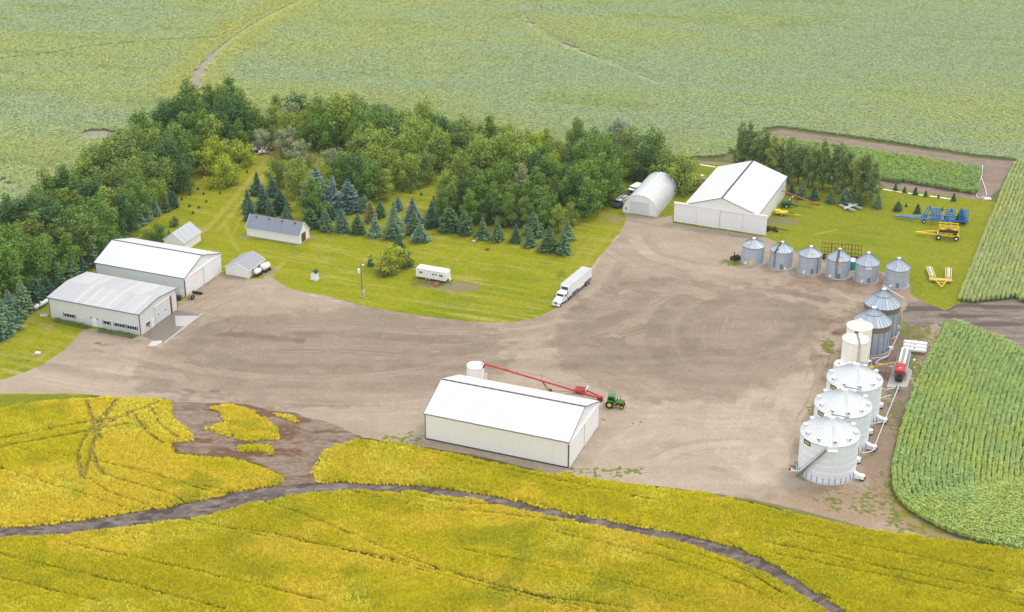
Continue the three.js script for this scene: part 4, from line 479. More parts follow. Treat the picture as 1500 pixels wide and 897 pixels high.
{ const t = thing('storage_tank', 'white cylindrical tank behind the machine shed under the red auger', 'tank', [-8.45, 58.7]); part('shell', lathe([[0.01, 0], [2.02, 0], [2.05, 0.2], [2.05, 4.7], [1.95, 5.0], [0.8, 5.35], [0.001, 5.42]], 40), MT.tank, t); part('band', lathe([[2.07, 4.5], [2.09, 4.5], [2.09, 4.62], [2.07, 4.62]], 40), MT.wallBlue, t); for (const [x, z] of [[-0.2, -1.0], [0.2, -1.0], [0.6, -0.9], [1.5, 0.2], [1.7, 0.5]]) part('roof_fitting', cyl(0.08, 0.08, 0.4, x, 5.3, z, 8), x === 0.6 ? MT.blue : MT.dark, t); part('leg_pipe', box(0.4, 2.6, 0.3, 2.5, 1.6, 0.4), MT.trimWhite, t); }
// three large bright bins in the foreground
const bigLabels = ['large bright steel grain bin with a stair, beside the wheat field corner', 'large bright steel grain bin standing between two like it', 'large bright steel grain bin nearest the red dryer'];
const big = [[66, 97.0], [71, 85.0], [75.8, 73.2]].map((p, i) => {
  const b = bin('large_bin', bigLabels[i], p, 6.0, 9.15, 12.75, 36, ZN.bright, ZN.roofBright, ZN.ribBright, { top: 0.7, vents: 10, ladderA: FRONT - 0.02, ladderM: MT.tank, group: 'large bins', ribW: 0.09, capM: ZN.roofBright[0], footM: MT.concrete });
  for (let k = 0; k < 30; k++) { const a = k * 2 * Math.PI / 30; partAt('anchor_stiffener', box(0.08, 1.5, 0.1, 0, 0.75, 0), ZN.rib, b.t, Math.cos(a) * (b.r + 0.06), 0, Math.sin(a) * (b.r + 0.06), -a); }
  for (const a of [-0.38, 0.55]) {               // aeration fans on the east side
    const f = new THREE.Group(); f.name = 'fan'; f.rotation.y = -a; b.t.add(f);
    part('duct', extrude([[5.9, 0.1], [7.3, 0.25], [7.3, 1.1], [5.9, 1.6]], 0.9), MT.tank, f); part('housing', cyl(0.62, 0.62, 0.8, 7.7, 0.85, 0, 18).rotateX(0), MT.tank, f); part('motor', rbox(0.5, 0.45, 0.5, 8.3, 0.7, 0, 0.08), MT.deepRed, f); part('stand', box(0.9, 0.5, 0.9, 7.7, 0.25, 0), MT.dark, f);
  }
  b.onWall('sign', rbox(0.06, 0.42, 1.5, b.r + 0.05, b.h - 0.8, 0, 0.02), mat(206, 196, 96), FRONT + 1.05); b.onWall('sign_border', [box(0.08, 0.24, 1.9, b.r + 0.06, b.h - 0.46, 0), box(0.08, 0.24, 1.9, b.r + 0.06, b.h - 1.14, 0), box(0.08, 0.44, 0.2, b.r + 0.06, b.h - 0.8, 0.85), box(0.08, 0.44, 0.2, b.r + 0.06, b.h - 0.8, -0.85)], MT.dark, FRONT + 1.05);
  part('power_sweep_tube', [rod([0.3, 13.2, -0.2], [4.2, 11.1, -2.6], 0.13), box(0.5, 0.3, 0.4, 0.2, 13.1, -0.2)], MT.steel, b.t);
  if (i === 0) {                                  // stair winding up the front, with its landing
    const st = new THREE.Group(); st.name = 'stair'; b.t.add(st); const a0 = FRONT + 1.2, a1 = FRONT + 0.28, N = 34, y = k => 0.4 + (b.h - 1.0) * k / N, A = k => a0 + (a1 - a0) * k / N, p = (k, rr, dy = 0) => [Math.cos(A(k)) * rr, y(k) + dy, Math.sin(A(k)) * rr];
    for (let k = 0; k < N; k++) partAt('tread', box(0.85, 0.05, 0.28), MT.steel, st, Math.cos(A(k)) * (b.r + 0.55), y(k), Math.sin(A(k)) * (b.r + 0.55), -A(k));
    for (const rr of [b.r + 0.12, b.r + 0.98]) part('stringer', Array.from({ length: N - 1 }, (_, k) => beam(p(k, rr), p(k + 1, rr), 0.06, 0.26)), MT.steel, st);
    part('handrail', [...Array.from({ length: N - 1 }, (_, k) => rod(p(k, b.r + 1.0, 1.0), p(k + 1, b.r + 1.0, 1.0), 0.03, 5)), ...Array.from({ length: 9 }, (_, k) => rod(p(k * 4, b.r + 1.0), p(k * 4, b.r + 1.0, 1.0), 0.025, 5))], MT.steel, st);
    const ld = part('landing', [box(1.1, 0.08, 2.0, b.r + 0.55, b.h - 0.62, 0), box(0.05, 0.05, 2.0, b.r + 1.08, b.h + 0.4, 0), box(0.05, 1.0, 0.05, b.r + 1.08, b.h - 0.1, 0.98), box(0.05, 1.0, 0.05, b.r + 1.08, b.h - 0.1, -0.98)], MT.tank, st); ld.rotation.y = -(a1 - 0.18);
    b.onWall('unload_tube', [rod([b.r, 0.6, 0], [b.r + 1.8, 1.0, 0], 0.16), rbox(0.5, 0.5, 0.6, b.r + 2.0, 1.2, 0, 0.06)], MT.tank, Math.PI - 0.25); b.onWall('unload_motor', rbox(0.45, 0.45, 0.45, b.r + 2.4, 1.5, 0, 0.08), MT.red, Math.PI - 0.25);
  }
  return b;
});
// ---------------------------------------------------------------- dryer, pad, pipes, auger, propane
{
  const t = thing('concrete_pad', 'pale concrete pad under the red grain dryer', 'pad', [0, 0]); const P = [[86.5, 60.6], [90.8, 48.6], [92.9, 46.8], [94.3, 52.8], [91.2, 60.6]];
  part('slab', new THREE.ExtrudeGeometry(new THREE.Shape(P.map(p => new THREE.Vector2(p[0], -p[1]))), { depth: 0.14, bevelEnabled: false }).rotateX(-Math.PI / 2), MT.concrete, t);
  const a = [[89.8, 57.9], [94, 45.4]], L = Math.hypot(a[1][0] - a[0][0], a[1][1] - a[0][1]), ry = -Math.atan2(a[1][1] - a[0][1], a[1][0] - a[0][0]);
  const d = thing('grain_dryer', 'grey steel grain dryer with red control end on a concrete pad', 'dryer', [(a[0][0] + a[1][0]) / 2, (a[0][1] + a[1][1]) / 2], ry, null, 0.14);   // +x runs to the far end
  part('body', extrude([[-1.3, 0.9], [-0.9, 0.4], [0.9, 0.4], [1.3, 0.9], [1.3, 2.3], [0.8, 3.1], [-0.8, 3.1], [-1.3, 2.3]], L * 0.86, 0.02).rotateY(Math.PI / 2).translate(L * 0.05, 0, 0), MT.steel, d);
  for (const s of [1, -1]) part('screen_panel', Array.from({ length: 7 }, (_, k) => box(L * 0.11, 1.3, 0.06, -L * 0.33 + k * L * 0.12, 1.6, s * 1.34)), ZN.bright, d);
  part('roof_trough', [box(L * 0.8, 0.14, 0.4, L * 0.08, 3.22, 0.55), box(L * 0.8, 0.14, 0.4, L * 0.08, 3.22, -0.55)], MT.tank, d);
  d.scale.set(1, 0.8, 1.05); part('red_cabinet', rbox(4.2, 0.9, 1.9, -L * 0.36, 3.25, 0, 0.08), MT.red, d); part('burner', [cyl(0.6, 0.6, 1.2, 0, 0, 0, 16).rotateZ(Math.PI / 2).translate(-L * 0.52, 1.5, 0), rbox(0.8, 1.1, 1.6, -L * 0.5, 0.8, 0, 0.1)], MT.dark, d); part('cap', cyl(0.2, 0.2, 0.25, -L * 0.42, 3.8, 0, 12), MT.tank, d);
  for (const x of [-0.35, 0, 0.38]) for (const s of [1, -1]) part('leg', box(0.2, 0.8, 0.2, L * x, 0.4, s * 0.8), MT.steel, d); part('red_ladder', [box(0.08, 2.6, 0.08, -L * 0.42, 1.4, 1.5), box(0.08, 2.6, 0.08, -L * 0.35, 1.4, 1.5), ...[0.5, 1, 1.5, 2].map(y => box(L * 0.07, 0.06, 0.06, -L * 0.385, y, 1.5))], MT.red, d);
  const s = thing('lamp_post', 'thin steel post with a white lamp head beside the dryer pad', 'post', [94.18, 53.13]); part('post', rod([0, 0, 0], [0, 3.2, 0], 0.1), MT.steel, s); part('lamp_head', rbox(0.5, 0.5, 0.4, 0.05, 3.3, 0, 0.1), MT.tank, s);
}
const PIPE = mat(196, 201, 206, { roughness: 0.45, metalness: 0.3 });
{
  const A = [[88.9, 61.9], [81.7, 79.2], [76.9, 90.9], [74.3, 92.1]], t = thing('grain_pipe', 'white grain transfer pipe running from the dryer along the large bins', 'pipe', [0, 0]);
  part('pipe', [pipe(A.map(p => [p[0], 1.1, p[1]]), 0.13, 10, 60)], PIPE, t);
  const B = [[[84.3, 62.9], [85.7, 63.5], [87.8, 62.6]], [[83.2, 67.7], [86.2, 66.1]], [[78, 79.5], [81.5, 78.6]]]; for (const b of B) part('branch_pipe', pipe(b.map(p => [p[0], 1.05, p[1]]), 0.11, 8, 16), PIPE, t);
  for (let k = 0; k < 7; k++) { const q = k / 6, p = q < 0.5 ? [A[0][0] + (A[1][0] - A[0][0]) * q * 2, A[0][1] + (A[1][1] - A[0][1]) * q * 2] : [A[1][0] + (A[2][0] - A[1][0]) * (q - 0.5) * 2, A[1][1] + (A[2][1] - A[1][1]) * (q - 0.5) * 2]; part('support', rod([p[0], 0, p[1]], [p[0], 1.0, p[1]], 0.06, 6), MT.steel, t); }
  part('valve', [rbox(1.0, 0.8, 0.8, A[0][0], 0.8, A[0][1], 0.1), rod([A[0][0] - 0.8, 0.9, A[0][1] + 0.6], [A[0][0] + 1.2, 0.9, A[0][1] + 1.4], 0.12)], MT.steel, t);
  const C = [[95.3, 33.7], [89.6, 46.8], [87.4, 48.3], [85.1, 51.1], [83, 53.8]], u = thing('return_pipe', 'white pipe running past the tall bins towards the cream bins', 'pipe', [0, 0]);
  part('pipe', pipe(C.map((p, i) => [p[0], 1.0, p[1]]), 0.12, 10, 50), PIPE, u); part('loop_pipe', pipe([[91.3, 42.2], [90.2, 45.4], [88.3, 46.8], [85.6, 47.2]].map(p => [p[0], 0.7, p[1]]), 0.11, 8, 24), PIPE, u); part('support', [0, 1, 3].map(i => rod([C[i][0], 0, C[i][1]], [C[i][0], 1.0, C[i][1]], 0.06, 6)), MT.steel, u); part('cross_pipe', pipe([[86, 50.7], [88, 51.4], [89.6, 52.8]].map(p => [p[0], 1.2, p[1]]), 0.12, 8, 12), PIPE, u);
  const a0 = [85.16, 51.75], a1 = [91.05, 55.71], y = thing('yellow_auger', 'yellow conveyor auger leaning from the cream bins up to the dryer', 'auger', [0, 0]);
  part('tube', rod([a0[0], 0.9, a0[1]], [a1[0], 4.4, a1[1]], 0.16, 12), MT.orange, y); part('boot', rbox(0.9, 0.8, 0.9, a0[0] - 0.3, 0.5, a0[1], 0.08), MT.yellow, y); part('frame_leg', [rod([(a0[0] + a1[0]) / 2, 2.6, (a0[1] + a1[1]) / 2], [(a0[0] + a1[0]) / 2 - 1, 0, (a0[1] + a1[1]) / 2 + 1.2], 0.06), rod([(a0[0] + a1[0]) / 2, 2.6, (a0[1] + a1[1]) / 2], [(a0[0] + a1[0]) / 2 + 1, 0, (a0[1] + a1[1]) / 2 + 1.2], 0.06)], MT.rust, y);
  const pit = thing('receiving_frame', 'rusty open receiving frame on brown soil beside the dryer', 'frame', [86.36, 55.19], -0.4); for (const z of [-1.2, 1.2]) part('rail', box(4, 0.15, 0.12, 0, 0.5, z), MT.rust, pit); for (let k = 0; k < 5; k++) part('slat', box(0.1, 0.1, 2.4, -1.8 + k * 0.9, 0.5, 0), MT.rust, pit); for (const x of [-1.8, 1.8]) for (const z of [-1.2, 1.2]) part('leg', box(0.12, 0.5, 0.12, x, 0.22, z), MT.rust, pit);
  const bxs = thing('control_cabinet', 'pair of pale electric cabinets at the foot of a cream bin', 'cabinet', [84.9, 50.71], 0.3); part('cabinet', rbox(0.9, 2.0, 0.6, -0.6, 1.0, 0, 0.05), MT.trimWhite, bxs); part('cabinet', rbox(0.7, 2.4, 0.5, 0.5, 1.2, 0.1, 0.05), MT.steel, bxs); part('breaker_panel', box(0.5, 0.9, 0.12, -0.6, 1.3, 0.33), MT.dark, bxs);
}
const propaneLabels = ['white propane tank on the tall-bin side of three, with a valve dome', 'white propane tank lying between two others, with a blue valve', 'white propane tank on the dryer side of three, with a blue valve'];
function propane(name, label, at, turn, L, r, m2) { const t = thing(name, label, 'propane tank', at, turn, m2 ? 'propane tanks' : undefined); const pts = []; for (let i = 0; i <= 8; i++) { const a = i / 8 * Math.PI / 2; pts.push([Math.sin(a) * r + 0.001, -L / 2 - Math.cos(a) * r * 0.8 + r * 0.8]); } for (let i = 0; i <= 8; i++) { const a = Math.PI / 2 - i / 8 * Math.PI / 2; pts.push([Math.sin(a) * r + 0.001, L / 2 + Math.cos(a) * r * 0.8 - r * 0.8]); } part('shell', lathe(pts, 24).rotateZ(Math.PI / 2).translate(0, r + 0.3, 0), MT.tank, t); part('valve_dome', [cyl(0.2, 0.18, 0.22, 0, 2 * r + 0.38, 0, 12)], m2 || MT.tank, t); for (const x of [-L * 0.3, L * 0.3]) part('cradle', box(0.3, 0.5, r * 1.5, x, 0.25, 0), MT.concrete, t); part('strap', lathe([[r + 0.005, -0.03], [r + 0.02, -0.03], [r + 0.02, 0.03], [r + 0.005, 0.03]], 24).rotateZ(Math.PI / 2).translate(-L * 0.18, r + 0.3, 0), MT.steel, t); return t; }
{ const c = [97.46, 41.08]; for (let k = 0; k < 3; k++) propane('propane_tank', propaneLabels[k], [c[0] + (0.3 * (1 - k)) * 1.85, c[1] - (1 - k) * 1.85], -14 * R, 5.8, 0.52, k ? MT.blue : MT.tank); propane('fuel_tank', 'long white propane tank beside the left end wall of the workshop', [-120.46, 17.18], 62 * R, 5.2, 0.6); }
// ---------------------------------------------------------------- vehicles and implements (local +x is forward)
function wheel(parent, x, y, z, r, w, rimM, name = 'wheel') {
  const g = new THREE.Group(); g.name = name; g.position.set(x, y, z); parent.add(g);
  part('tyre', lathe([[r * 0.55, -w / 2], [r * 0.92, -w / 2], [r, -w * 0.32], [r, w * 0.32], [r * 0.92, w / 2], [r * 0.55, w / 2]], 22).rotateX(Math.PI / 2), MT.rubber, g);
  part('rim', lathe([[0.001, -w * 0.36], [r * 0.25, -w * 0.4], [r * 0.56, -w * 0.44], [r * 0.56, w * 0.44], [r * 0.25, w * 0.4], [0.001, w * 0.36]], 18).rotateX(Math.PI / 2), rimM, g);
  return g;
}
{ // green tractor on the auger's drive shaft
  const t = thing('tractor', 'green tractor with yellow wheels coupled to the red auger', 'tractor', [23.09, 69.65], -14 * R);
  part('hood', rbox(2.1, 0.8, 0.85, 1.15, 1.5, 0, 0.1), MT.green, t); part('hood_stripe', [box(1.7, 0.1, 0.03, 1.2, 1.55, 0.435), box(1.7, 0.1, 0.03, 1.2, 1.55, -0.435)], MT.yellow, t); part('grille', box(0.06, 0.7, 0.7, 2.23, 1.45, 0), MT.dark, t);
  part('engine', box(1.7, 0.6, 0.6, 1.1, 0.9, 0), MT.dark, t); part('rear_axle', [cyl(0.2, 0.2, 2.0, 0, 0, 0, 12).rotateX(Math.PI / 2).translate(-0.9, 0.9, 0), box(1.2, 0.7, 0.7, -0.7, 0.95, 0)], MT.dark, t);
  const cab = new THREE.Group(); cab.name = 'cab'; t.add(cab);
  part('glass', box(1.35, 1.0, 1.35, -0.65, 2.15, 0), MT.glass, cab); part('roof', rbox(1.65, 0.28, 1.65, -0.65, 2.82, 0, 0.08), MT.green, cab); part('pillar', [[-1.32, 0.66], [0.02, 0.66], [-1.32, -0.66], [0.02, -0.66]].map(([x, z]) => box(0.1, 1.1, 0.1, x, 2.15, z)), MT.green, cab); part('door_panel', [box(1.4, 0.45, 0.06, -0.65, 1.55, 0.7), box(1.4, 0.45, 0.06, -0.65, 1.55, -0.7)], MT.green, cab);
  for (const s of [1, -1]) { wheel(t, -0.95, 0.92, s * 1.1, 0.92, 0.5, MT.yellow, 'rear_wheel'); wheel(t, 1.85, 0.5, s * 0.85, 0.5, 0.3, MT.yellow, 'front_wheel'); part('fender', box(1.3, 0.1, 0.55, -0.95, 1.86, s * 1.08), MT.green, t); }
  for (const x of [0.7, 1.35]) part('exhaust_stack', cyl(0.07, 0.06, 1.2, x, 2.4, 0.15, 10), MT.dark, t); part('drawbar', box(1.0, 0.12, 0.2, -2.0, 0.5, 0), MT.dark, t); part('front_axle', box(0.2, 0.2, 1.7, 1.85, 0.55, 0), MT.dark, t); part('fuel_tank', rbox(0.9, 0.35, 0.3, 0.5, 0.75, 0.55, 0.06), MT.redTrim, t);
}
{ // long red auger
  const a = [-6.0, 6.6, 61.6], b = [19.6, 0.8, 66.9], t = thing('red_auger', 'long red grain auger reaching from the tractor to the white tank', 'auger', [0, 0]), P = k => [a[0] + (b[0] - a[0]) * k, a[1] + (b[1] - a[1]) * k, a[2] + (b[2] - a[2]) * k];
  part('tube', rod(a, b, 0.2, 12), MT.red, t); part('discharge_spout', [rod([a[0] - 0.1, a[1] + 0.1, a[2]], [a[0] - 0.6, a[1] - 1.2, a[2] - 0.6], 0.24, 10)], MT.red, t);
  const m = P(0.5), n = P(0.56); part('truss', [rod(P(0.1), [P(0.5)[0], P(0.5)[1] + 1.3, P(0.5)[2]], 0.03, 5), rod([P(0.5)[0], P(0.5)[1] + 1.3, P(0.5)[2]], P(0.95), 0.03, 5), rod(m, [m[0], m[1] + 1.7, m[2]], 0.06, 6), rod(P(0.28), [P(0.28)[0], P(0.28)[1] + 0.8, P(0.28)[2]], 0.05, 6)], MT.red, t);
  part('undercarriage', [rod(m, [m[0] + 2, 0.5, m[2] - 1.3], 0.08), rod(m, [m[0] + 2, 0.5, m[2] + 1.3], 0.08), rod([m[0] + 2, 0.5, m[2] - 1.3], [m[0] + 2, 0.5, m[2] + 1.3], 0.08), rod([m[0] + 2, 0.5, m[2] - 1.3], P(0.85), 0.06), rod([m[0] + 2, 0.5, m[2] + 1.3], P(0.85), 0.06)], MT.deepRed, t);
  for (const s of [1, -1]) wheel(t, m[0] + 2, 0.42, m[2] + s * 1.45, 0.42, 0.26, MT.tank);
  part('intake_boot', rbox(1.3, 0.9, 1.0, 20.0, 0.65, 67.0, 0.1), MT.deepRed, t);
  const h = [15.82, 62.88]; part('swing_tube', rod([h[0] + 0.6, 0.9, h[1]], [19.8, 0.8, 66.2], 0.2, 10), MT.red, t); part('swing_hopper', [extrude([[-1.0, 0.15], [1.0, 0.15], [1.3, 1.0], [-1.3, 1.0]], 2.0).rotateY(-0.3).translate(h[0], 0, h[1])], MT.deepRed, t); part('hopper_rail', [box(0.1, 0.5, 2.1, h[0] + 1.3, 1.1, h[1] + 0.3, -0.3)], MT.tank, t);
}
{ // white semi with box trailer
  const a = [[14.9, 13.1], [21, 1.8]], ang = Math.atan2(a[0][1] - a[1][1], a[0][0] - a[1][0]), nx = Math.sin(ang), nz = -Math.cos(ang), mx = (a[0][0] + a[1][0]) / 2, mz = (a[0][1] + a[1][1]) / 2, c = [mx - nx * 1.3, mz - nz * 1.3];
  const t = thing('semi_trailer', 'white box trailer with blue side stripe behind a white truck', 'trailer', c, -ang), L = 12.6, H0 = 1.15, H1 = 4.1, W = 2.85;
  part('box_body', metric(rbox(L, H1 - H0, W, 0, (H0 + H1) / 2, 0, 0.06)), MT.white, t); part('roof_sheet', box(L - 0.1, 0.03, W - 0.1, 0, H1 + 0.017, 0), MT.roofGrey[1], t);
  for (const s of [1, -1]) { part('blue_stripe', [box(3.9, 0.42, 0.02, 3.6, 1.5, s * (W / 2 + 0.012)), box(4.2, 0.42, 0.02, -3.9, 1.5, s * (W / 2 + 0.012))], mat(52, 82, 160), t); part('side_rail', box(L, 0.16, 0.05, 0, H0 - 0.02, s * (W / 2 - 0.02)), MT.dark, t); part('top_rail', box(L, 0.1, 0.03, 0, H1 - 0.08, s * (W / 2 + 0.015)), MT.roofGrey[2], t); }
  part('refrigeration_unit', rbox(0.5, 1.5, 2.1, L / 2 + 0.25, 3.1, 0, 0.1), MT.tank, t); part('unit_grille', box(0.06, 1.25, 1.8, L / 2 + 0.5, 3.1, 0), mat(52, 58, 74), t); part('unit_frame', [box(0.06, 0.08, 1.8, L / 2 + 0.52, 3.3, 0), box(0.06, 0.08, 1.8, L / 2 + 0.52, 2.9, 0)], MT.frame, t);
  for (const x of [-5.1, -3.85]) for (const s of [1, -1]) wheel(t, x, 0.5, s * 1.08, 0.5, 0.5, MT.cream); part('bogie', box(2.6, 0.3, 1.2, -4.5, 0.8, 0), MT.dark, t); part('landing_gear', [box(0.14, 0.9, 0.14, 2.6, 0.62, 0.8), box(0.14, 0.9, 0.14, 2.6, 0.62, -0.8)], MT.dark, t);
  const k = thing('semi_truck', 'white conventional semi truck parked on the gravel beside the lawn', 'truck', [c[0] + Math.cos(ang) * 8.5, c[1] + Math.sin(ang) * 8.5], -ang);
  part('frame', [box(7.0, 0.28, 0.9, -0.4, 0.72, 0)], MT.dark, k); part('hood', extrude([[0.9, 0.75], [3.2, 0.75], [3.25, 1.35], [2.9, 1.7], [0.9, 2.0]], 1.6, 0.12), MT.white, k);
  part('cab', extrude([[-1.2, 0.8], [0.95, 0.8], [0.95, 1.95], [0.55, 2.75], [-1.2, 2.85]], 2.1, 0.1), MT.white, k); part('sleeper', rbox(1.5, 2.1, 2.3, -1.75, 1.85, 0, 0.16), MT.white, k);
  part('windshield', box(0.06, 0.62, 1.85, 0.86, 2.35, 0, 0, 0.46), MT.glass, k); for (const s of [1, -1]) { part('side_window', box(0.8, 0.55, 0.04, 0.1, 2.25, s * 1.17), MT.glass, k); part('mirror', box(0.1, 0.6, 0.25, 0.95, 2.2, s * 1.45), MT.steel, k); part('fender', rbox(1.3, 0.35, 0.5, 2.45, 1.15, s * 0.92, 0.1), MT.white, k); part('headlight', rbox(0.1, 0.2, 0.35, 3.3, 1.05, s * 0.75, 0.04), MT.tank, k); part('fuel_tank', cyl(0.34, 0.34, 1.4, 0, 0, 0, 16).rotateZ(Math.PI / 2).translate(-0.4, 0.75, s * 0.95), MT.steel, k); wheel(k, 2.45, 0.5, s * 1.0, 0.5, 0.32, MT.tank); for (const x of [-2.2, -3.45]) wheel(k, x, 0.5, s * 0.98, 0.5, 0.5, MT.cream); part('exhaust_stack', cyl(0.09, 0.09, 2.3, -1.0 + 0, 2.2, s * 1.22, 10), MT.steel, k); }
  part('grille', box(0.05, 0.65, 0.95, 3.36, 1.15, 0), MT.steel, k); part('bumper', rbox(0.25, 0.38, 2.4, 3.35, 0.6, 0, 0.06), MT.tank, k);
}
{ // travel trailer
  const L = 8.9, W = 2.6, t = thing('travel_trailer', 'white travel trailer parked on the lawn with brown entry steps', 'camper', mid([-25.52, -0.41], L, W), -GRID - 0.02);
  part('body', extrude([[-L / 2, 0.75], [L / 2 - 0.3, 0.7], [L / 2, 1.2], [L / 2 - 0.02, 3.0], [L / 2 - 0.4, 3.2], [-L / 2 + 0.15, 3.2], [-L / 2, 3.0]], W - 0.1, 0.05), MT.white, t);
  for (const [x, w, n] of [[-3.0, 1.0, 2], [2.9, 1.0, 2], [0.6, 0.45, 1]]) win(t, w, 0.6, x, 2.1, W / 2 + 0.02, 0, MT.tank, MT.glass, n);
  const d = part('door', rbox(0.75, 1.9, 0.08, 1.45, 1.75, W / 2 + 0.02, 0.04), MT.tank, t); part('door_window', box(0.36, 0.5, 0.03, 1.45, 2.2, W / 2 + 0.07), MT.glass, d);
  part('roof_unit', [rbox(1.0, 0.3, 0.8, 2.6, 3.36, -0.5, 0.08), rbox(0.5, 0.18, 0.5, -1.8, 3.3, 0.2, 0.05), box(2.6, 0.05, 0.1, -1.4, 3.29, 0.9)], MT.tank, t); part('awning_rail', box(6.4, 0.14, 0.14, -0.6, 3.02, W / 2 + 0.08), MT.wallBlue, t);
  for (const x of [-1.5, -0.6]) for (const s of [1, -1]) wheel(t, x, 0.36, s * (W / 2 - 0.12), 0.36, 0.22, MT.tank); part('chassis', box(L - 0.6, 0.25, 1.6, 0, 0.55, 0), MT.dark, t); part('hitch', [beam([L / 2 - 0.2, 0.6, 0.7], [L / 2 + 1.2, 0.55, 0], 0.12), beam([L / 2 - 0.2, 0.6, -0.7], [L / 2 + 1.2, 0.55, 0], 0.12)], MT.dark, t); part('gas_bottle', [cyl(0.2, 0.2, 0.6, L / 2 + 0.5, 0.95, 0.22, 12), cyl(0.2, 0.2, 0.6, L / 2 + 0.5, 0.95, -0.22, 12)], MT.tank, t);
  part('rear_ladder', [box(0.05, 2.0, 0.05, -L / 2 - 0.12, 2.2, 0.5), box(0.05, 2.0, 0.05, -L / 2 - 0.12, 2.2, 0.1), ...[1.4, 1.8, 2.2, 2.6, 3.0].map(y => box(0.05, 0.05, 0.4, -L / 2 - 0.12, y, 0.3)), box(0.3, 0.6, 0.3, -L / 2 - 0.4, 3.2, 0.7)], MT.steel, t); part('jack', [box(0.1, 0.6, 0.1, L / 2 - 0.5, 0.3, 1.0), box(0.1, 0.6, 0.1, -L / 2 + 0.5, 0.3, 1.0)], MT.dark, t);
  const s = thing('entry_steps', 'weathered brown wooden steps below the camper door', 'steps', [-19.96, 3.74], -GRID); for (let k = 0; k < 3; k++) part('tread', box(1.2, 0.06, 0.42, 0, 0.7 - k * 0.24, -0.35 + k * 0.42), mat(176, 110, 84), s); for (const q of [1, -1]) part('stringer', beam([q * 0.55, 0.62, -0.45], [q * 0.55, 0.06, 0.75], 0.06, 0.24), mat(160, 98, 76), s);
}
{ // two white tank wagons beside the garage
  for (const [x, y, lb, k] of [[377.5, 403.5, 'white tank wagon with red fitting parked beside the garage front corner', 1], [389, 396.5, 'larger white tank wagon with red caps parked beside the garage back corner', 1.25]]) {
    const p = [[-223, -295.2]], t = thing('tank_wagon', lb, 'tank wagon', k === 1 ? [-67.93, -2.62] : [-66.24, -5.53], -GRID + Math.PI / 2 - 0.15, 'tank wagons'); const L = 2.3 * k, r = 0.72 * k;
    part('tank', lathe([[0.001, -L / 2], [r * 0.7, -L / 2 + 0.08], [r, -L / 2 + 0.4], [r, L / 2 - 0.4], [r * 0.7, L / 2 - 0.08], [0.001, L / 2]], 20).rotateZ(Math.PI / 2).translate(0, r + 0.55, 0), MT.tank, t); part('bed', box(L * 0.95, 0.16, r * 1.8, 0, 0.55, 0), MT.dark, t); for (const a of [1, -1]) for (const b of [1, -1]) wheel(t, a * L * 0.3, 0.36, b * r * 0.95, 0.36, 0.24, MT.dark); part('red_fitting', [cyl(0.2, 0.2, 0.3, 0.5, 2 * r + 0.6, 0, 10), rbox(0.3, 0.6, 0.5, -L / 2 - 0.1, 0.8, -r * 0.5, 0.06)], MT.red, t); part('drawbar', beam([-L / 2, 0.5, 0], [-L / 2 - 1.2, 0.4, 0], 0.1), MT.dark, t);
  }
}
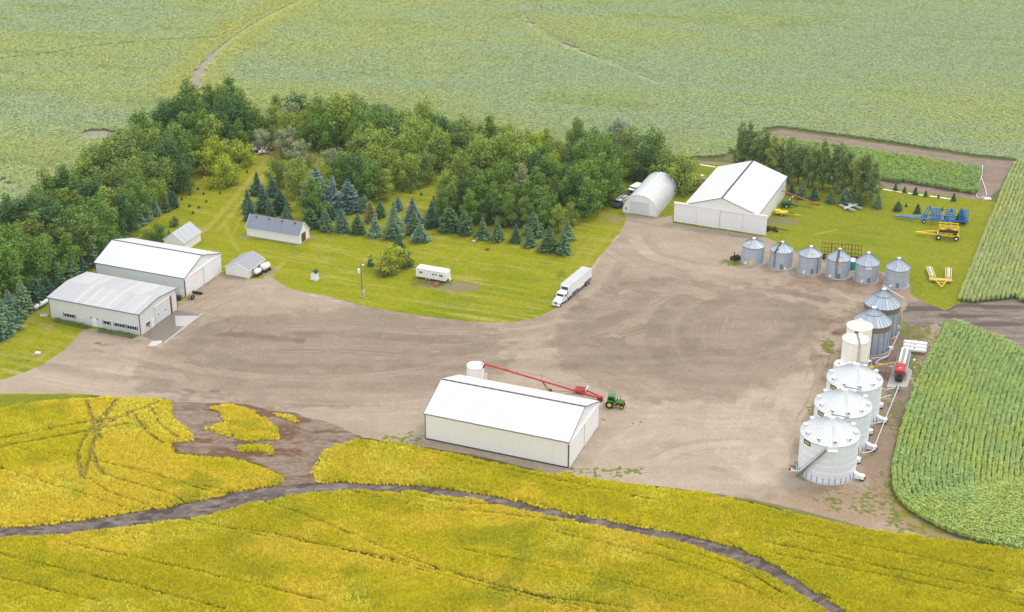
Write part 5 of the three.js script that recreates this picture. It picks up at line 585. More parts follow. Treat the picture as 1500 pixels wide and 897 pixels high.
{ // small well house, pole, yard oddments
  const t = thing('garden_hut', 'tiny white hut with dark pitched cap on the lawn', 'hut', [-52.42, -0.19], -GRID); part('wall', [box(1.5, 1.9, 1.5, 0, 0.95, 0)], MT.barn, t); part('gable_end', extrude([[-0.75, 1.9], [0.75, 1.9], [0, 2.5]], 1.48), MT.barn, t); for (const s of [1, -1]) part('roof_slope', box(1.15, 0.07, 1.8, s * 0.42, 2.26, 0, 0, -s * 0.68), mat(56, 58, 66, { roughness: 0.9 }), t); part('slab', box(2.3, 0.1, 2.3, 0, 0.04, 0), MT.concrete, t);
  const p = thing('utility_pole', 'wooden utility pole with transformer and yard light at the lawn edge', 'utility pole', [-38.78, 10.77]); part('pole', rod([0, 0, 0], [-0.1, 9.2, 0], 0.2, 10, 0.13), mat(128, 120, 110, { roughness: 0.95 }), p); part('transformer', [cyl(0.34, 0.34, 1.1, -0.65, 7.3, 0.1, 16), box(0.3, 0.15, 0.15, -0.3, 7.5, 0.05)], MT.wallLight, p); part('yard_light', [rod([-0.1, 8.9, 0], [0.4, 9.1, 0.2], 0.04, 6), rbox(0.5, 0.24, 0.34, 0.5, 9.05, 0.25, 0.08)], MT.tank, p); part('meter_box', [rbox(0.5, 0.9, 0.3, 0.3, 1.5, 0.2, 0.04), box(0.08, 1.2, 0.08, 0.3, 0.6, 0.2)], MT.wallBlue, p); part('insulator', [cyl(0.06, 0.06, 0.25, -0.1, 9.3, 0, 8)], MT.dark, p); part('anchor_block', box(0.9, 0.25, 0.9, 0, 0.1, 0), MT.concrete, p);
  const s = thing('trash_bin', 'black trash bin between the workshop and the tall barn', 'bin', [-85.98, 13.06], -GRID); part('body', extrude([[-0.4, 0], [0.4, 0], [0.55, 1.2], [-0.55, 1.2]], 0.9), MT.dark, s); part('lid', box(1.15, 0.08, 1.0, 0, 1.24, 0), MT.dark, s); part('handle', box(0.9, 0.06, 0.06, 0, 1.15, -0.5), MT.steel, s);
  const q = thing('wooden_spool', 'tan wooden cable spool with dark tyre beside the tall barn door', 'spool', [-83.14, 12.23], -0.6); part('flange', [cyl(0.75, 0.75, 0.1, 0, 0, 0, 18).rotateZ(Math.PI / 2).translate(-0.35, 0.75, 0), cyl(0.75, 0.75, 0.1, 0, 0, 0, 18).rotateZ(Math.PI / 2).translate(0.35, 0.75, 0)], mat(206, 184, 140), q); part('drum', cyl(0.35, 0.35, 0.62, 0, 0, 0, 14).rotateZ(Math.PI / 2).translate(0, 0.75, 0), MT.wood, q); part('spare_tyre', new THREE.TorusGeometry(0.5, 0.18, 8, 18).rotateY(Math.PI / 2).translate(0.75, 0.66, 0), MT.rubber, q);
  const b = thing('loader_bucket', 'dark steel loader bucket lying along the tall barn doors', 'bucket', [-81.81, 8.87], -GRID + Math.PI / 2); part('shell', extrude([[-0.6, 0], [0.6, 0.06], [0.6, 0.14], [-0.45, 0.14], [-0.5, 0.8], [-0.62, 0.85]], 2.6), MT.dark, b); part('cutting_edge', box(0.25, 0.06, 2.6, 0.65, 0.08, 0), MT.steel, b); for (const z of [-1.28, 1.28]) part('side_plate', extrude([[-0.6, 0], [0.6, 0.04], [-0.5, 0.8]], 0.05).translate(0, 0, z), MT.dark, b);
  const h = thing('wellhead', 'white wellhead with pipe on a gravel ring in the side lawn', 'well head', [-113.85, 43.98]); part('casing', cyl(0.55, 0.5, 0.55, 0, 0.27, 0, 14), MT.concrete, h); part('hand_pipe', [rod([0.2, 0.4, 0], [0.3, 1.6, 0], 0.06, 6), box(0.5, 0.08, 0.08, 0.1, 1.5, 0)], MT.steel, h); part('cover', rbox(1.2, 0.16, 0.9, -0.1, 0.6, 0, 0.04), MT.tank, h);
  const h2 = thing('concrete_vault', 'low grey concrete vault with a vent near the workshop corner', 'vault', [-118.35, 22.41]); part('slab', rbox(1.9, 0.3, 1.3, 0, 0.12, 0, 0.06), MT.concrete, h2); part('vent_pipe', rod([-0.2, 0.2, 0], [-0.3, 1.5, 0], 0.06, 6), MT.steel, h2);
  for (const [x, z, lb] of [[-10.72, -25.48, 'pale boulder lying on the open lawn before the spruces'], [-6.81, -19.92, 'dark low stump on the open lawn beyond the camper']]) { const g = new THREE.IcosahedronGeometry(0.6, 1); const ps = g.attributes.position; for (let i = 0; i < ps.count; i++) ps.setXYZ(i, ps.getX(i) * (1 + 0.2 * noise(ps.getZ(i) * 3, ps.getY(i) * 3)), ps.getY(i) * 0.6, ps.getZ(i)); g.computeVertexNormals(); const st = part(numbered(lb[0] === 'p' ? 'boulder' : 'stump'), g, lb[0] === 'p' ? MT.concrete : MT.rust, scene); st.position.set(x, 0.2, z); st.userData = { label: lb, category: lb[0] === 'p' ? 'boulder' : 'stump' }; }
  const bed = (P, lb) => { const r = rng(P.length + 9), A = []; for (let k = 0; k < 900; k++) { const u = r(), w = (r() - 0.5) * 1.6, x = P[0][0] + (P[1][0] - P[0][0]) * u + sg * -w, z = P[0][1] + (P[1][1] - P[0][1]) * u + cg * w, top = 1.05 * (1 - (w / 0.9) ** 2) * (0.6 + 0.5 * noise(u * 14, 3)); leafQuad(A, x, 0.08 + Math.max(0, top) * (0.4 + 0.6 * r()), z, rv(r, 0.7), 0.3, 0.7, r() * 6); } const o = part(numbered('foundation_hedge'), geo(A), mat(84, 122, 58, { roughness: 0.8 }), scene); o.userData = { label: lb, category: 'hedge' }; return o; };
  bed([[-115.2, 25.2], [-105, 29.8]], 'low green hedge along the workshop wall beside the fuel tank'); bed([[-102.5, 31], [-92.4, 34.8]], 'low green hedge along the workshop wall beside the wet apron');
}
{ // machinery on the right-hand lawn
  const cu = thing('blue_cultivator', 'blue folding field cultivator parked on the machinery lawn', 'cultivator', [121.6, -40.89], -10 * R + Math.PI);
  part('main_frame', [box(11, 0.25, 0.25, -3.0, 1.0, 1.6), box(11, 0.25, 0.25, -3.0, 1.0, -1.6), ...[2.4, 0, -2.6, -5.2, -8.4].map(x => box(0.25, 0.25, 3.4, x, 1.0, 0))], MT.blue, cu);
  part('tongue', [beam([2.4, 1.0, 1.5], [9.4, 0.7, 0], 0.26), beam([2.4, 1.0, -1.5], [9.4, 0.7, 0], 0.26), box(0.2, 0.2, 1.6, 5.4, 0.9, 0)], MT.blue, cu);
  for (const [x, w] of [[-0.6, 2.4], [-4.0, 2.2], [-7.4, 2.2]]) { const g = []; for (let k = 0; k <= 4; k++) g.push(box(0.12, 3.0, 0.12, x - w / 2 + k * w / 4, 2.5, -1.4), box(w, 0.12, 0.12, x, 1.2 + k * 0.68, -1.4), box(w, 0.1, 0.1, x, 1.3 + k * 0.66, -1.05), box(0.09, 0.09, 1.5, x - w / 2 + k * w / 4, 2.6, -0.7)); for (let k = 0; k < 10; k++) g.push(box(0.07, 0.5, 0.07, x - w / 2 + (k + 0.5) * w / 10, 1.5 + (k % 3) * 0.55, -1.15, 0, 0, 0.5)); part('folded_wing', g, MT.blue, cu); }
  cu.scale.setScalar(1.14);
  part('mast', [beam([2.2, 1.0, 1.4], [1.2, 3.4, 1.2], 0.2), beam([2.2, 1.0, -1.4], [1.2, 3.4, -1.2], 0.2), box(0.2, 0.2, 2.6, 1.2, 3.4, 0), beam([1.2, 3.4, 1.2], [-0.4, 1.1, 1.2], 0.16)], MT.blue, cu); for (let k = 0; k < 8; k++) part('tine', box(0.12, 0.8, 0.16, -7.8 + k * 1.3, 0.6, 1.3 * (k % 2 ? 1 : -1)), MT.dark, cu);
  for (const x of [2.2, -3.4]) for (const z of [1.9, -1.9]) wheel(cu, x, 0.45, z, 0.45, 0.3, MT.tank); part('hydraulic_pipe', [rod([9, 0.95, 0], [2.6, 1.25, 0.3], 0.05, 6)], MT.yellow, cu);
  const ya = thing('yellow_seeder', 'yellow folded drill with black rollers parked beside the blue cultivator', 'seeder', [122.49, -28.69], Math.PI - 12 * R);
  part('frame', [box(5.2, 0.3, 0.3, -0.4, 1.1, 1.5), box(5.2, 0.3, 0.3, -0.4, 1.1, -1.5), ...[-2.6, 0, 2.0].map(x => box(0.3, 0.3, 3.2, x, 1.1, 0))], MT.yellow, ya); ya.scale.setScalar(1.2); part('tongue', [beam([2.0, 1.0, 1.2], [6.6, 0.8, 0.1], 0.24), beam([2.0, 1.0, -1.2], [6.6, 0.8, 0], 0.24), box(0.5, 0.3, 0.4, 6.7, 0.75, 0)], MT.yellow, ya);
  for (const z of [0.9, -0.9]) { part('folded_wing', [box(4.6, 0.2, 0.2, -0.4, 2.7, z), box(4.6, 0.16, 0.16, -0.4, 3.2, z * 1.4), box(4.6, 0.12, 0.12, -0.4, 1.7, z * 1.3), ...[-2.4, -1, 0.4, 1.6].map(x => box(0.16, 2.2, 0.16, x, 2.3, z * 1.2))], MT.yellow, ya); part('roller', cyl(0.34, 0.34, 4.2, 0, 0, 0, 14).rotateZ(Math.PI / 2).translate(-0.4, 2.2, z * 1.7), MT.dark, ya); }
  for (let k = 0; k < 3; k++) part('seed_box', rbox(0.9, 0.4, 1.0, -1.9 + k * 1.4, 1.9, 0, 0.06), k % 2 ? MT.dark : MT.yellow, ya); for (const x of [-2.2, 1.8]) for (const z of [1.9, -1.9]) wheel(ya, x, 0.62, z, 0.62, 0.42, z < 0 ? MT.tank : MT.dark);
  const ro = thing('land_roller', 'yellow folding land roller with steel drums on the lawn beside the sunflowers', 'land roller', [113.85, -0.63], -10 * R);
  part('cross_beam', [box(6.0, 0.3, 0.35, 0, 0.8, 2.2), box(6.0, 0.3, 0.25, 0, 0.8, 3.0)], MT.yellow, ro); part('center_drum', cyl(0.4, 0.4, 5.4, 0, 0, 0, 18).rotateZ(Math.PI / 2).translate(0, 0.5, 2.6), ZN.roofOld[0], ro); part('tongue', [beam([-1.5, 0.8, 3.0], [0, 0.6, 6.8], 0.2), beam([1.5, 0.8, 3.0], [0, 0.6, 6.8], 0.2), box(1.6, 0.2, 0.2, 0, 0.75, 4.4)], MT.yellow, ro);
  for (const s of [1, -1]) { const g = new THREE.Group(); g.name = 'folded_wing'; g.position.set(s * 2.0, 0, 1.6); g.rotation.y = -s * 0.08; ro.add(g); part('wing_frame', [box(0.18, 0.24, 6.6, 0.75, 0.9, -3.4), box(0.18, 0.24, 6.6, -0.75, 0.9, -3.4), box(1.6, 0.24, 0.2, 0, 0.9, -6.7), box(1.6, 0.24, 0.2, 0, 0.9, -2.6), box(1.6, 0.24, 0.2, 0, 0.9, -0.2)], MT.yellow, g); part('drum', cyl(0.5, 0.5, 3.7, 0, 0, 0, 18).rotateX(Math.PI / 2).translate(0, 0.75, -4.6), ZN.roofOld[2], g); part('drum', cyl(0.5, 0.5, 2.0, 0, 0, 0, 18).rotateX(Math.PI / 2).translate(0, 0.75, -1.4), ZN.roofOld[2], g); wheel(g, 0, 0.4, -2.4, 0.4, 0.3, MT.tank); }
  const yr = thing('yellow_mower', 'yellow pull-type mower parked beside the equipment shed wall', 'mower', [79.5, -45.62], -16 * R); part('deck', rbox(3.0, 0.5, 2.2, -1.0, 0.8, 0, 0.1), MT.yellow, yr); part('cover', [rbox(1.6, 0.4, 1.6, -2.0, 1.2, 0, 0.1), rbox(1.3, 0.35, 1.3, 0.4, 1.1, 0.2, 0.1)], MT.yellow, yr); part('tongue', beam([0.5, 0.8, 0], [4.6, 0.5, 0.4], 0.22), MT.yellow, yr); for (const z of [1.25, -1.25]) wheel(yr, -0.6, 0.42, z, 0.42, 0.28, MT.tank); part('shaft', rod([0.4, 1.2, 0.4], [3, 0.8, 0.3], 0.08), MT.dark, yr);
  const gr = thing('green_implement', 'dark green pull-type implement with tall pipes behind the yellow mower', 'implement', [81.52, -52.07], -8 * R); part('bed', [rbox(2.8, 0.9, 2.0, -0.4, 1.1, 0, 0.1), box(3.4, 0.16, 0.16, -0.4, 0.6, 0)], mat(36, 72, 48), gr); part('elevator', [beam([1.0, 1.0, 0], [2.8, 0.4, 0.2], 0.3), rod([0.6, 1.4, 0], [1.2, 3.0, -0.2], 0.1)], mat(36, 72, 48), gr); part('spout', [rbox(0.4, 0.4, 0.4, 1.2, 3.1, -0.2, 0.1), rbox(0.35, 0.35, 0.35, 0.5, 2.3, 0, 0.1)], MT.wallLight, gr); part('tongue', beam([1.5, 0.7, 0], [7, 0.45, 0.6], 0.14), mat(52, 78, 44), gr); for (const z of [1.15, -1.15]) wheel(gr, -0.4, 0.5, z, 0.5, 0.34, MT.tank);
  const bl = thing('black_plough', 'rusty black plough standing at the corner of the equipment shed', 'plough', [74.33, -33.7], -10 * R); part('beam', [beam([-1.6, 1.0, -0.9], [1.6, 1.0, 0.9], 0.2), beam([1.0, 1.0, 0.5], [4.2, 0.5, 0.3], 0.16), box(2.4, 0.16, 0.16, -0.4, 1.0, 0)], MT.dark, bl); for (let k = 0; k < 5; k++) part('share', [beam([-1.5 + k * 0.7, 1.0, -0.8 + k * 0.4], [-1.7 + k * 0.7, 0.2, -0.6 + k * 0.4], 0.14), rbox(0.7, 0.55, 0.12, -1.6 + k * 0.7, 0.4, -0.5 + k * 0.4, 0.04)], MT.dark, bl); for (const [x, z] of [[-1.4, 0.9], [0.6, -0.9]]) wheel(bl, x, 0.45, z, 0.45, 0.2, MT.rust);
  const sv = thing('silver_implement', 'silver blade implement with crossed arms before the windbreak spruces', 'implement', [99.77, -50.44], 38 * R); for (const x of [-0.9, 0.9]) part('blade', [box(0.5, 0.4, 6.0, x * 1.6, 0.7, 0)], ZN.roofOld[2], sv); part('arm', [box(6.4, 0.3, 0.6, 0.6, 0.8, 0), box(0.8, 0.5, 0.8, -0.2, 1.0, 0)], ZN.roofBright[1], sv); part('pivot', [cyl(0.4, 0.4, 0.5, -2.4, 0.4, 0, 12)], MT.steel, sv); for (const z of [2.0, -2.0]) wheel(sv, 1.9, 0.36, z, 0.36, 0.22, MT.dark);
  const ra0 = [79.65, -57.24], ra1 = [90.59, -53.16], ra = thing('faded_auger', 'long faded red auger lying behind the equipment shed', 'auger', [0, 0]); part('tube', rod([ra0[0], 3.4, ra0[1]], [ra1[0], 0.3, ra1[1]], 0.17, 10), mat(196, 92, 82), ra); part('intake_end', rod([ra1[0] - 2.2, 0.65, ra1[1] - 1.2], [ra1[0] + 0.4, 0.25, ra1[1] + 0.2], 0.2, 10), MT.rust, ra); part('frame_leg', [rod([ra0[0] + 5, 2.6, ra0[1] + 3], [ra0[0] + 5.5, 0.1, ra0[1] + 1.8], 0.05, 6), rod([ra0[0] + 5, 2.6, ra0[1] + 3], [ra0[0] + 4.5, 0.1, ra0[1] + 4.4], 0.05, 6)], MT.rust, ra);
  const ha = thing('rusty_harrow', 'rusty upright harrow frame standing behind the small bins', 'harrow', [89.73, -13.31], -12 * R); for (let k = 0; k < 4; k++) { const g = []; for (let i = 0; i <= 3; i++) g.push(box(0.13, 4.4, 0.13, -5.2 + k * 2.7 + i * 0.85, 2.5, 0), box(2.6, 0.13, 0.13, -3.9 + k * 2.7, 0.6 + i * 1.3, 0)); part('harrow_section', g, MT.rust, ha); } part('cart', [box(11, 0.2, 0.2, 0, 0.7, 0.9), box(11, 0.2, 0.2, 0, 0.7, -0.9), ...[-5, -1.6, 1.6, 5].map(x => box(0.2, 0.2, 1.9, x, 0.7, 0))], MT.rust, ha); for (const x of [-4.4, 4.4]) for (const z of [1.1, -1.1]) wheel(ha, x, 0.4, z, 0.4, 0.22, MT.dark);
  const tt = thing('teal_tank', 'teal round tank with a white lid between two small bins', 'tank', [91.74, -7.34]); part('shell', lathe([[0.01, 0], [1.25, 0], [1.3, 0.2], [1.3, 2.2], [1.2, 2.4]], 28), MT.teal, tt); part('lid', lathe([[1.24, 2.38], [1.0, 2.62], [0.3, 2.8], [0.001, 2.82]], 28), MT.tank, tt); part('lid_rib', [box(2.0, 0.08, 0.2, 0, 2.72, 0.2), box(0.2, 0.08, 2.0, 0.3, 2.72, 0)], MT.teal, tt);
  const fd = thing('dark_disc', 'dark rusty disc implement against the first small bin', 'disc', [61.13, -12.84], 0.5); part('gang_frame', [box(2.6, 0.2, 0.2, 0, 1.1, 0.5), box(2.6, 0.2, 0.2, 0, 1.1, -0.5), box(0.2, 0.2, 1.2, 0.8, 1.1, 0), box(0.2, 1.6, 0.2, -0.6, 1.7, 0)], MT.dark, fd); for (let k = 0; k < 7; k++) part('disc_blade', cyl(0.5, 0.5, 0.05, 0, 0, 0, 14).rotateZ(Math.PI / 2).rotateY(0.2).translate(-1.2 + k * 0.4, 0.5, k % 2 ? 0.5 : -0.5), MT.dark, fd); part('hanger', [box(0.12, 0.7, 0.12, -1.0, 0.75, 0.5), box(0.12, 0.7, 0.12, 1.0, 0.75, -0.5)], MT.rust, fd);
  // plastic mulch strip and discarded white pipe
  const ml = [[112.8, -66.3], [119.6, -63.2], [125.6, -60.7], [132.6, -57.9]]; for (let k = 0; k < 3; k++) single('mulch_strip', beam([ml[k][0], 0.06, ml[k][1]], [ml[k + 1][0] - 0.8, 0.06, ml[k + 1][1]], 0.6, 0.05), MT.tank, 'white plastic mulch strip between young shrubs along the garden', 'mulch', [0, 0], 0, 'mulch strips');
  const mm = [[59.6, -87.9], [64.1, -85.7]]; single('mulch_strip', beam([mm[0][0], 0.06, mm[0][1]], [mm[1][0], 0.06, mm[1][1]], 0.6, 0.05), MT.tank, 'white plastic mulch strip on grass behind the quonset', 'mulch');
  const wp = thing('discarded_pipe', 'tangled white irrigation pipe lying on the garden soil end', 'pipe', [0, 0]); const wA = [[148.7, -87], [145.5, -76.6], [142, -67.8], [139.3, -59.2], [140.1, -58.1], [141.9, -60.4], [142.3, -58.1]], wB = [[145.1, -75.4], [144, -67.2], [142.7, -60.4]]; part('main_pipe', pipe(wA.map((p, i) => [p[0], 0.2 + 0.1 * (i % 2), p[1]]), 0.12, 8, 40), MT.wallBlue, wp); part('hose', pipe(wB.map(p => [p[0], 0.25, p[1]]), 0.12, 6, 20), MT.tank, wp); { const q = [142.46, -58.69]; part('plastic_heap', new THREE.SphereGeometry(1.0, 12, 6, 0, 6.283, 0, 1.57).scale(1.3, 0.3, 1).translate(q[0], 0, q[1]), MT.wallBlue, wp); }
}
{ // old trucks parked under the trees beside the quonset, orange machine behind
  const old = (lb, at, turn, k) => { const t = thing('old_truck', lb, 'truck', at, turn, 'old trucks'); part('chassis', box(6.4, 0.3, 1.0, 0, 0.75, 0), MT.dark, t); part('cab', extrude([[1.2, 0.7], [3.2, 0.7], [3.2, 1.4], [2.6, 1.6], [2.2, 2.3], [1.2, 2.3]], 1.9, 0.06), mat(58, 84, 116), t); part('windshield', box(0.06, 0.6, 1.6, 2.45, 1.95, 0, 0, 0.5), MT.glass, t); part('cab_roof', rbox(1.3, 0.12, 2.0, 1.65, 2.42, 0, 0.04), MT.tank, t); for (const s of [1, -1]) { part('box_side', [box(4.0, 0.35, 0.08, -1.2, 1.3, s * 1.1), box(4.0, 0.3, 0.08, -1.2, 1.9, s * 1.1)], k ? mat(58, 70, 92) : MT.tank, t); for (const x of [-2.2, 2.3]) wheel(t, x, 0.48, s * 0.95, 0.48, 0.3, MT.dark); } if (k) { part('box_top', [box(4.2, 0.14, 2.3, -1.2, 2.9, 0), box(0.12, 1.6, 0.12, 0.8, 2.1, 1.0), box(0.12, 1.6, 0.12, -3.2, 2.1, 1.0), box(0.12, 1.6, 0.12, 0.8, 2.1, -1.0), box(0.12, 1.6, 0.12, -3.2, 2.1, -1.0)], MT.tank, t); } else part('rack', [box(4.2, 0.1, 0.3, -1.2, 2.15, 1.2), box(4.2, 0.1, 0.5, -1.2, 2.15, 0), box(4.2, 0.1, 0.3, -1.2, 2.15, -1.1), box(0.1, 0.9, 2.2, -3.2, 1.7, 0), box(0.1, 0.9, 2.2, 0.8, 1.7, 0)], MT.tank, t); return t; };
  old('old blue-white truck with open rack beside the quonset front corner', [32.36, -53.16], -GRID - 1.75, 0); old('old blue truck with roofed white box beside the quonset wall', [36.78, -61.5], -GRID - 1.8, 1);
  const o = thing('orange_loader', 'faded orange machine with white cab behind the equipment shed', 'machine', [58.05, -71.86], 0.3); part('body', rbox(2.6, 1.0, 1.4, 0, 1.0, 0, 0.15), mat(204, 138, 84), o); part('cab', rbox(1.0, 1.1, 1.2, 0.2, 2.0, 0, 0.1), MT.wallLight, o); for (const x of [-0.8, 0.9]) for (const z of [0.8, -0.8]) wheel(o, x, 0.5, z, 0.5, 0.3, MT.dark);
  const r = rng(812); for (const [c, lb, n, cols] of [[[-81.9, -100.32], 'heap of scrap boards and white junk at the end of the mown lane', 46, [MT.wallLight, MT.dark, MT.rust, MT.tank, MT.wood, MT.wallGrey]], [[-65.3, -109.6], 'small heap of white and red junk under the grove trees', 18, [MT.tank, MT.red, MT.wallGrey, MT.tank]]]) { const t = thing('scrap_heap', lb, 'scrap heap', c); for (let k = 0; k < n; k++) { const a = r() * 6.283, d = Math.sqrt(r()) * (n > 20 ? 4.4 : 2.6), L = 0.8 + r() * 2.2; part('board', box(L, 0.12 + 0.2 * r(), 0.3 + 0.5 * r(), Math.cos(a) * d * 1.2, 0.2 + (1 - d / 5) * 1.3 * r(), Math.sin(a) * d * 0.6, r() * 3.1, (r() - 0.5) * 0.9, 0), cols[Math.floor(r() * cols.length)], t); } }
}
// ---------------------------------------------------------------- trees
function crownBroad(seed, H, Rr, o = {}) {   // limbs leave the trunk at all angles; leaf clumps sit along and round them
  const r = rng(seed), A = [], C = [], wood = [], lobes = [], n = o.limbs || 9, y0 = H * (o.base || 0.03);
  for (let i = 0; i < n; i++) {
    const e = i / (n - 1), a = i * 2.4 + r() * 1.2, reach = (0.7 + 0.4 * r()), tip = [Math.cos(a) * Rr * reach * Math.sqrt(1 - Math.pow(e, o.pow || 2)) * (1 - (o.taper || 0) * e), H * (0.3 + 0.66 * e) * (0.93 + 0.12 * r()), Math.sin(a) * Rr * reach * Math.sqrt(1 - Math.pow(e, o.pow || 2)) * (1 - (o.taper || 0) * e)], from = [0, H * (0.12 + 0.4 * e), 0];
    wood.push(rod(from, tip, Rr * 0.032, 5, Rr * 0.008)); if (r() < 0.4) wood.push(rod(tip, [tip[0] * 1.15, tip[1] + H * 0.07, tip[2] * 1.15], Rr * 0.012, 4, 0.01));
    for (const t of [0.4, 0.62, 0.8, 0.97]) { const jx = (r() - 0.5) * Rr * 0.34, jz = (r() - 0.5) * Rr * 0.34; lobes.push([from[0] + (tip[0] - from[0]) * t + jx, from[1] + (tip[1] - from[1]) * t + (r() - 0.4) * H * 0.07, from[2] + (tip[2] - from[2]) * t + jz, Rr * (0.36 - 0.16 * t + 0.1 * r())]); }
  }
  for (let i = 0; i < (o.skirt === undefined ? 6 : o.skirt); i++) { const a = i * 1.05 + r(), k = 0.45 + 0.35 * r(); lobes.push([Math.cos(a) * Rr * k, y0 + H * (0.07 + 0.13 * r()), Math.sin(a) * Rr * k, Rr * (0.2 + 0.12 * r())]); }
  const tot = lobes.reduce((q, l) => q + l[3] * l[3], 0), N = new THREE.Vector3();
  for (const [lx, ly, lz, lr] of lobes) { const tv = 0.86 + 0.3 * r(), th = (r() - 0.45) * 0.18, per = Math.round((o.leaves || 3200) * lr * lr / tot), sy = 0.9 + 0.5 * r();
    for (let k = 0; k < per; k++) {
      const a = r() * 6.283, e = 2 * r() - 1, q = Math.sqrt(1 - e * e), d = lr * (0.25 + 1.0 * Math.pow(r(), 0.65)), x = lx + Math.cos(a) * q * d, y = ly + e * d * sy, z = lz + Math.sin(a) * q * d;
      N.set(Math.cos(a) * q * 0.7 + (r() - 0.5) * 1.8, e * 0.7 + 0.45 + (r() - 0.5) * 1.8, Math.sin(a) * q * 0.7 + (r() - 0.5) * 1.8); leafQuad(A, x, Math.max(0.2, y), z, N, (0.3 + 0.26 * r()) * (o.leafK || 1), 0.72, r() * 6.283);
      const v = tv * (0.74 + 0.52 * r()), h = th + (r() - 0.5) * 0.14; for (let m = 0; m < 6; m++) C.push(v * (1 + h), v, v * (1 - h));
    } }
  wood.push(rod([0, -0.2, 0], [0, H * 0.6, 0], Rr * 0.08, 7, Rr * 0.03));
  return { crown: geo(A, C), wood: mergeGeometries(wood.map(g => g.toNonIndexed())) };
}
function crownSpruce(seed, H, Rr, o = {}) {
  const r = rng(seed), A = [], C = [], up = new THREE.Vector3(); const levels = o.levels || 26;
  for (let i = 0; i < levels; i++) {
    const f = i / (levels - 1), y = H * (0.03 + 0.95 * f), rad = Rr * (0.05 + 0.95 * Math.pow(1 - f, o.pow || 0.74)) * (1 - (o.rag || 0.12) + 2 * (o.rag || 0.12) * r()) * (f < 0.08 ? 0.88 : 1), nb = Math.max(5, Math.round(6 + 15 * (1 - f)));
    for (let b = 0; b < nb; b++) {
      const a = (b + r() * 0.7) / nb * 6.283 + i * 1.3, L = rad * (0.62 + 0.5 * r() + 0.14 * Math.sin(a * 2 + seed)), droop = 0.16 + 0.16 * r() - 0.25 * f, seg = Math.max(2, Math.round(L / 0.34)), v0 = 0.78 + 0.44 * r();
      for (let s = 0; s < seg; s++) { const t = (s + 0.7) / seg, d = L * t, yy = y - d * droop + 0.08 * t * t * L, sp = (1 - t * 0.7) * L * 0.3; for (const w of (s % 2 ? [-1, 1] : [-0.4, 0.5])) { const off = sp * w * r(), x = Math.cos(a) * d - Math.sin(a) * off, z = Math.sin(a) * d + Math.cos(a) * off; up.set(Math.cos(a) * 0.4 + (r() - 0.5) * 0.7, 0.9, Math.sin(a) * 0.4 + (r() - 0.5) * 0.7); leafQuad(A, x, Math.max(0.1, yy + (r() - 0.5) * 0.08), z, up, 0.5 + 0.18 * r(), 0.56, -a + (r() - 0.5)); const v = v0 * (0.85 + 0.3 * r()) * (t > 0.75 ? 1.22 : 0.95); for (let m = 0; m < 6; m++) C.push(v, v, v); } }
    }
  }
  for (let k = 0; k < 8; k++) { up.set(Math.cos(k * 2.4), 0.25, Math.sin(k * 2.4)); leafQuad(A, Math.cos(k * 2.4) * 0.07, H * (0.95 + 0.01 * k), Math.sin(k * 2.4) * 0.07, up, 0.3, 0.35, 1.57); for (let m = 0; m < 6; m++) C.push(1, 1, 1); }
  return { crown: geo(A, C), wood: rod([0, -0.2, 0], [0, H * 0.97, 0], Rr * 0.07, 7, 0.02).toNonIndexed() };
}
const LEAF_K = 1.2;
const leafMats = {}, leafM = (r, g, b) => (leafMats[[r, g, b]] ||= new THREE.MeshPhysicalMaterial({ color: lin(r, g, b, LEAF_K), vertexColors: true, roughness: 0.7, specularIntensity: 0.35 })), barkM = mat(104, 94, 82, { roughness: 0.95 });
const TREES = { round: [1, 2, 3, 4].map(s => crownBroad(600 + s, 12, 4.2, { limbs: 9 + s % 3, leaves: 4300 })), tall: [1, 2, 3].map(s => crownBroad(620 + s, 13, 3.2, { limbs: 11, taper: 0.35, pow: 2.6, leaves: 4000 })), wide: [1, 2, 3].map(s => crownBroad(640 + s, 9, 4.6, { limbs: 10, pow: 3, skirt: 9, leaves: 4200 })), poplar: [1, 2, 3].map(s => crownBroad(660 + s, 12, 2.1, { limbs: 11, taper: 0.4, pow: 3, skirt: 4, leaves: 2400, leafK: 0.85 })), shrub: [1, 2].map(s => crownBroad(680 + s, 3, 1.8, { limbs: 8, skirt: 8, pow: 3, leaves: 1400, leafK: 0.7 })) };
const DIM = { round: [12, 4.2], tall: [13, 3.2], wide: [9, 4.6], poplar: [12, 2.1], shrub: [3, 1.8] };
const SPRUCE = [1, 2, 3, 4, 5, 6].map(s => crownSpruce(700 + s, 7, 2.2, { pow: 0.62 + 0.07 * s, rag: 0.14 + 0.03 * s, levels: 15 + s })), SMALL = [1, 2].map(s => crownSpruce(720 + s, 2.2, 0.8, { levels: 12 }));
function plant(name, label, category, group, proto, mtl, x, z, sx, sy, turn) {
  const t = thing(name, label, category, [x, z], turn, group); t.scale.set(sx, sy, sx);
  const a = shade(new THREE.Mesh(proto.wood, barkM)); a.name = 'trunk'; const b = shade(new THREE.Mesh(proto.crown, mtl)); b.name = 'crown'; t.add(a, b); return t;
}
const PAL = { mid: [[96, 126, 50], 'mid green tree'], dark: [[74, 104, 54], 'deep green tree'], light: [[126, 146, 60], 'light yellow-green tree'], bright: [[142, 158, 44], 'vivid lime-yellow tree'], grey: [[132, 138, 100], 'grey-green scrubby tree'], silver: [[142, 154, 122], 'pale silver-leaved tree'], olive: [[106, 128, 58], 'olive green tree'] };
const taken = [];
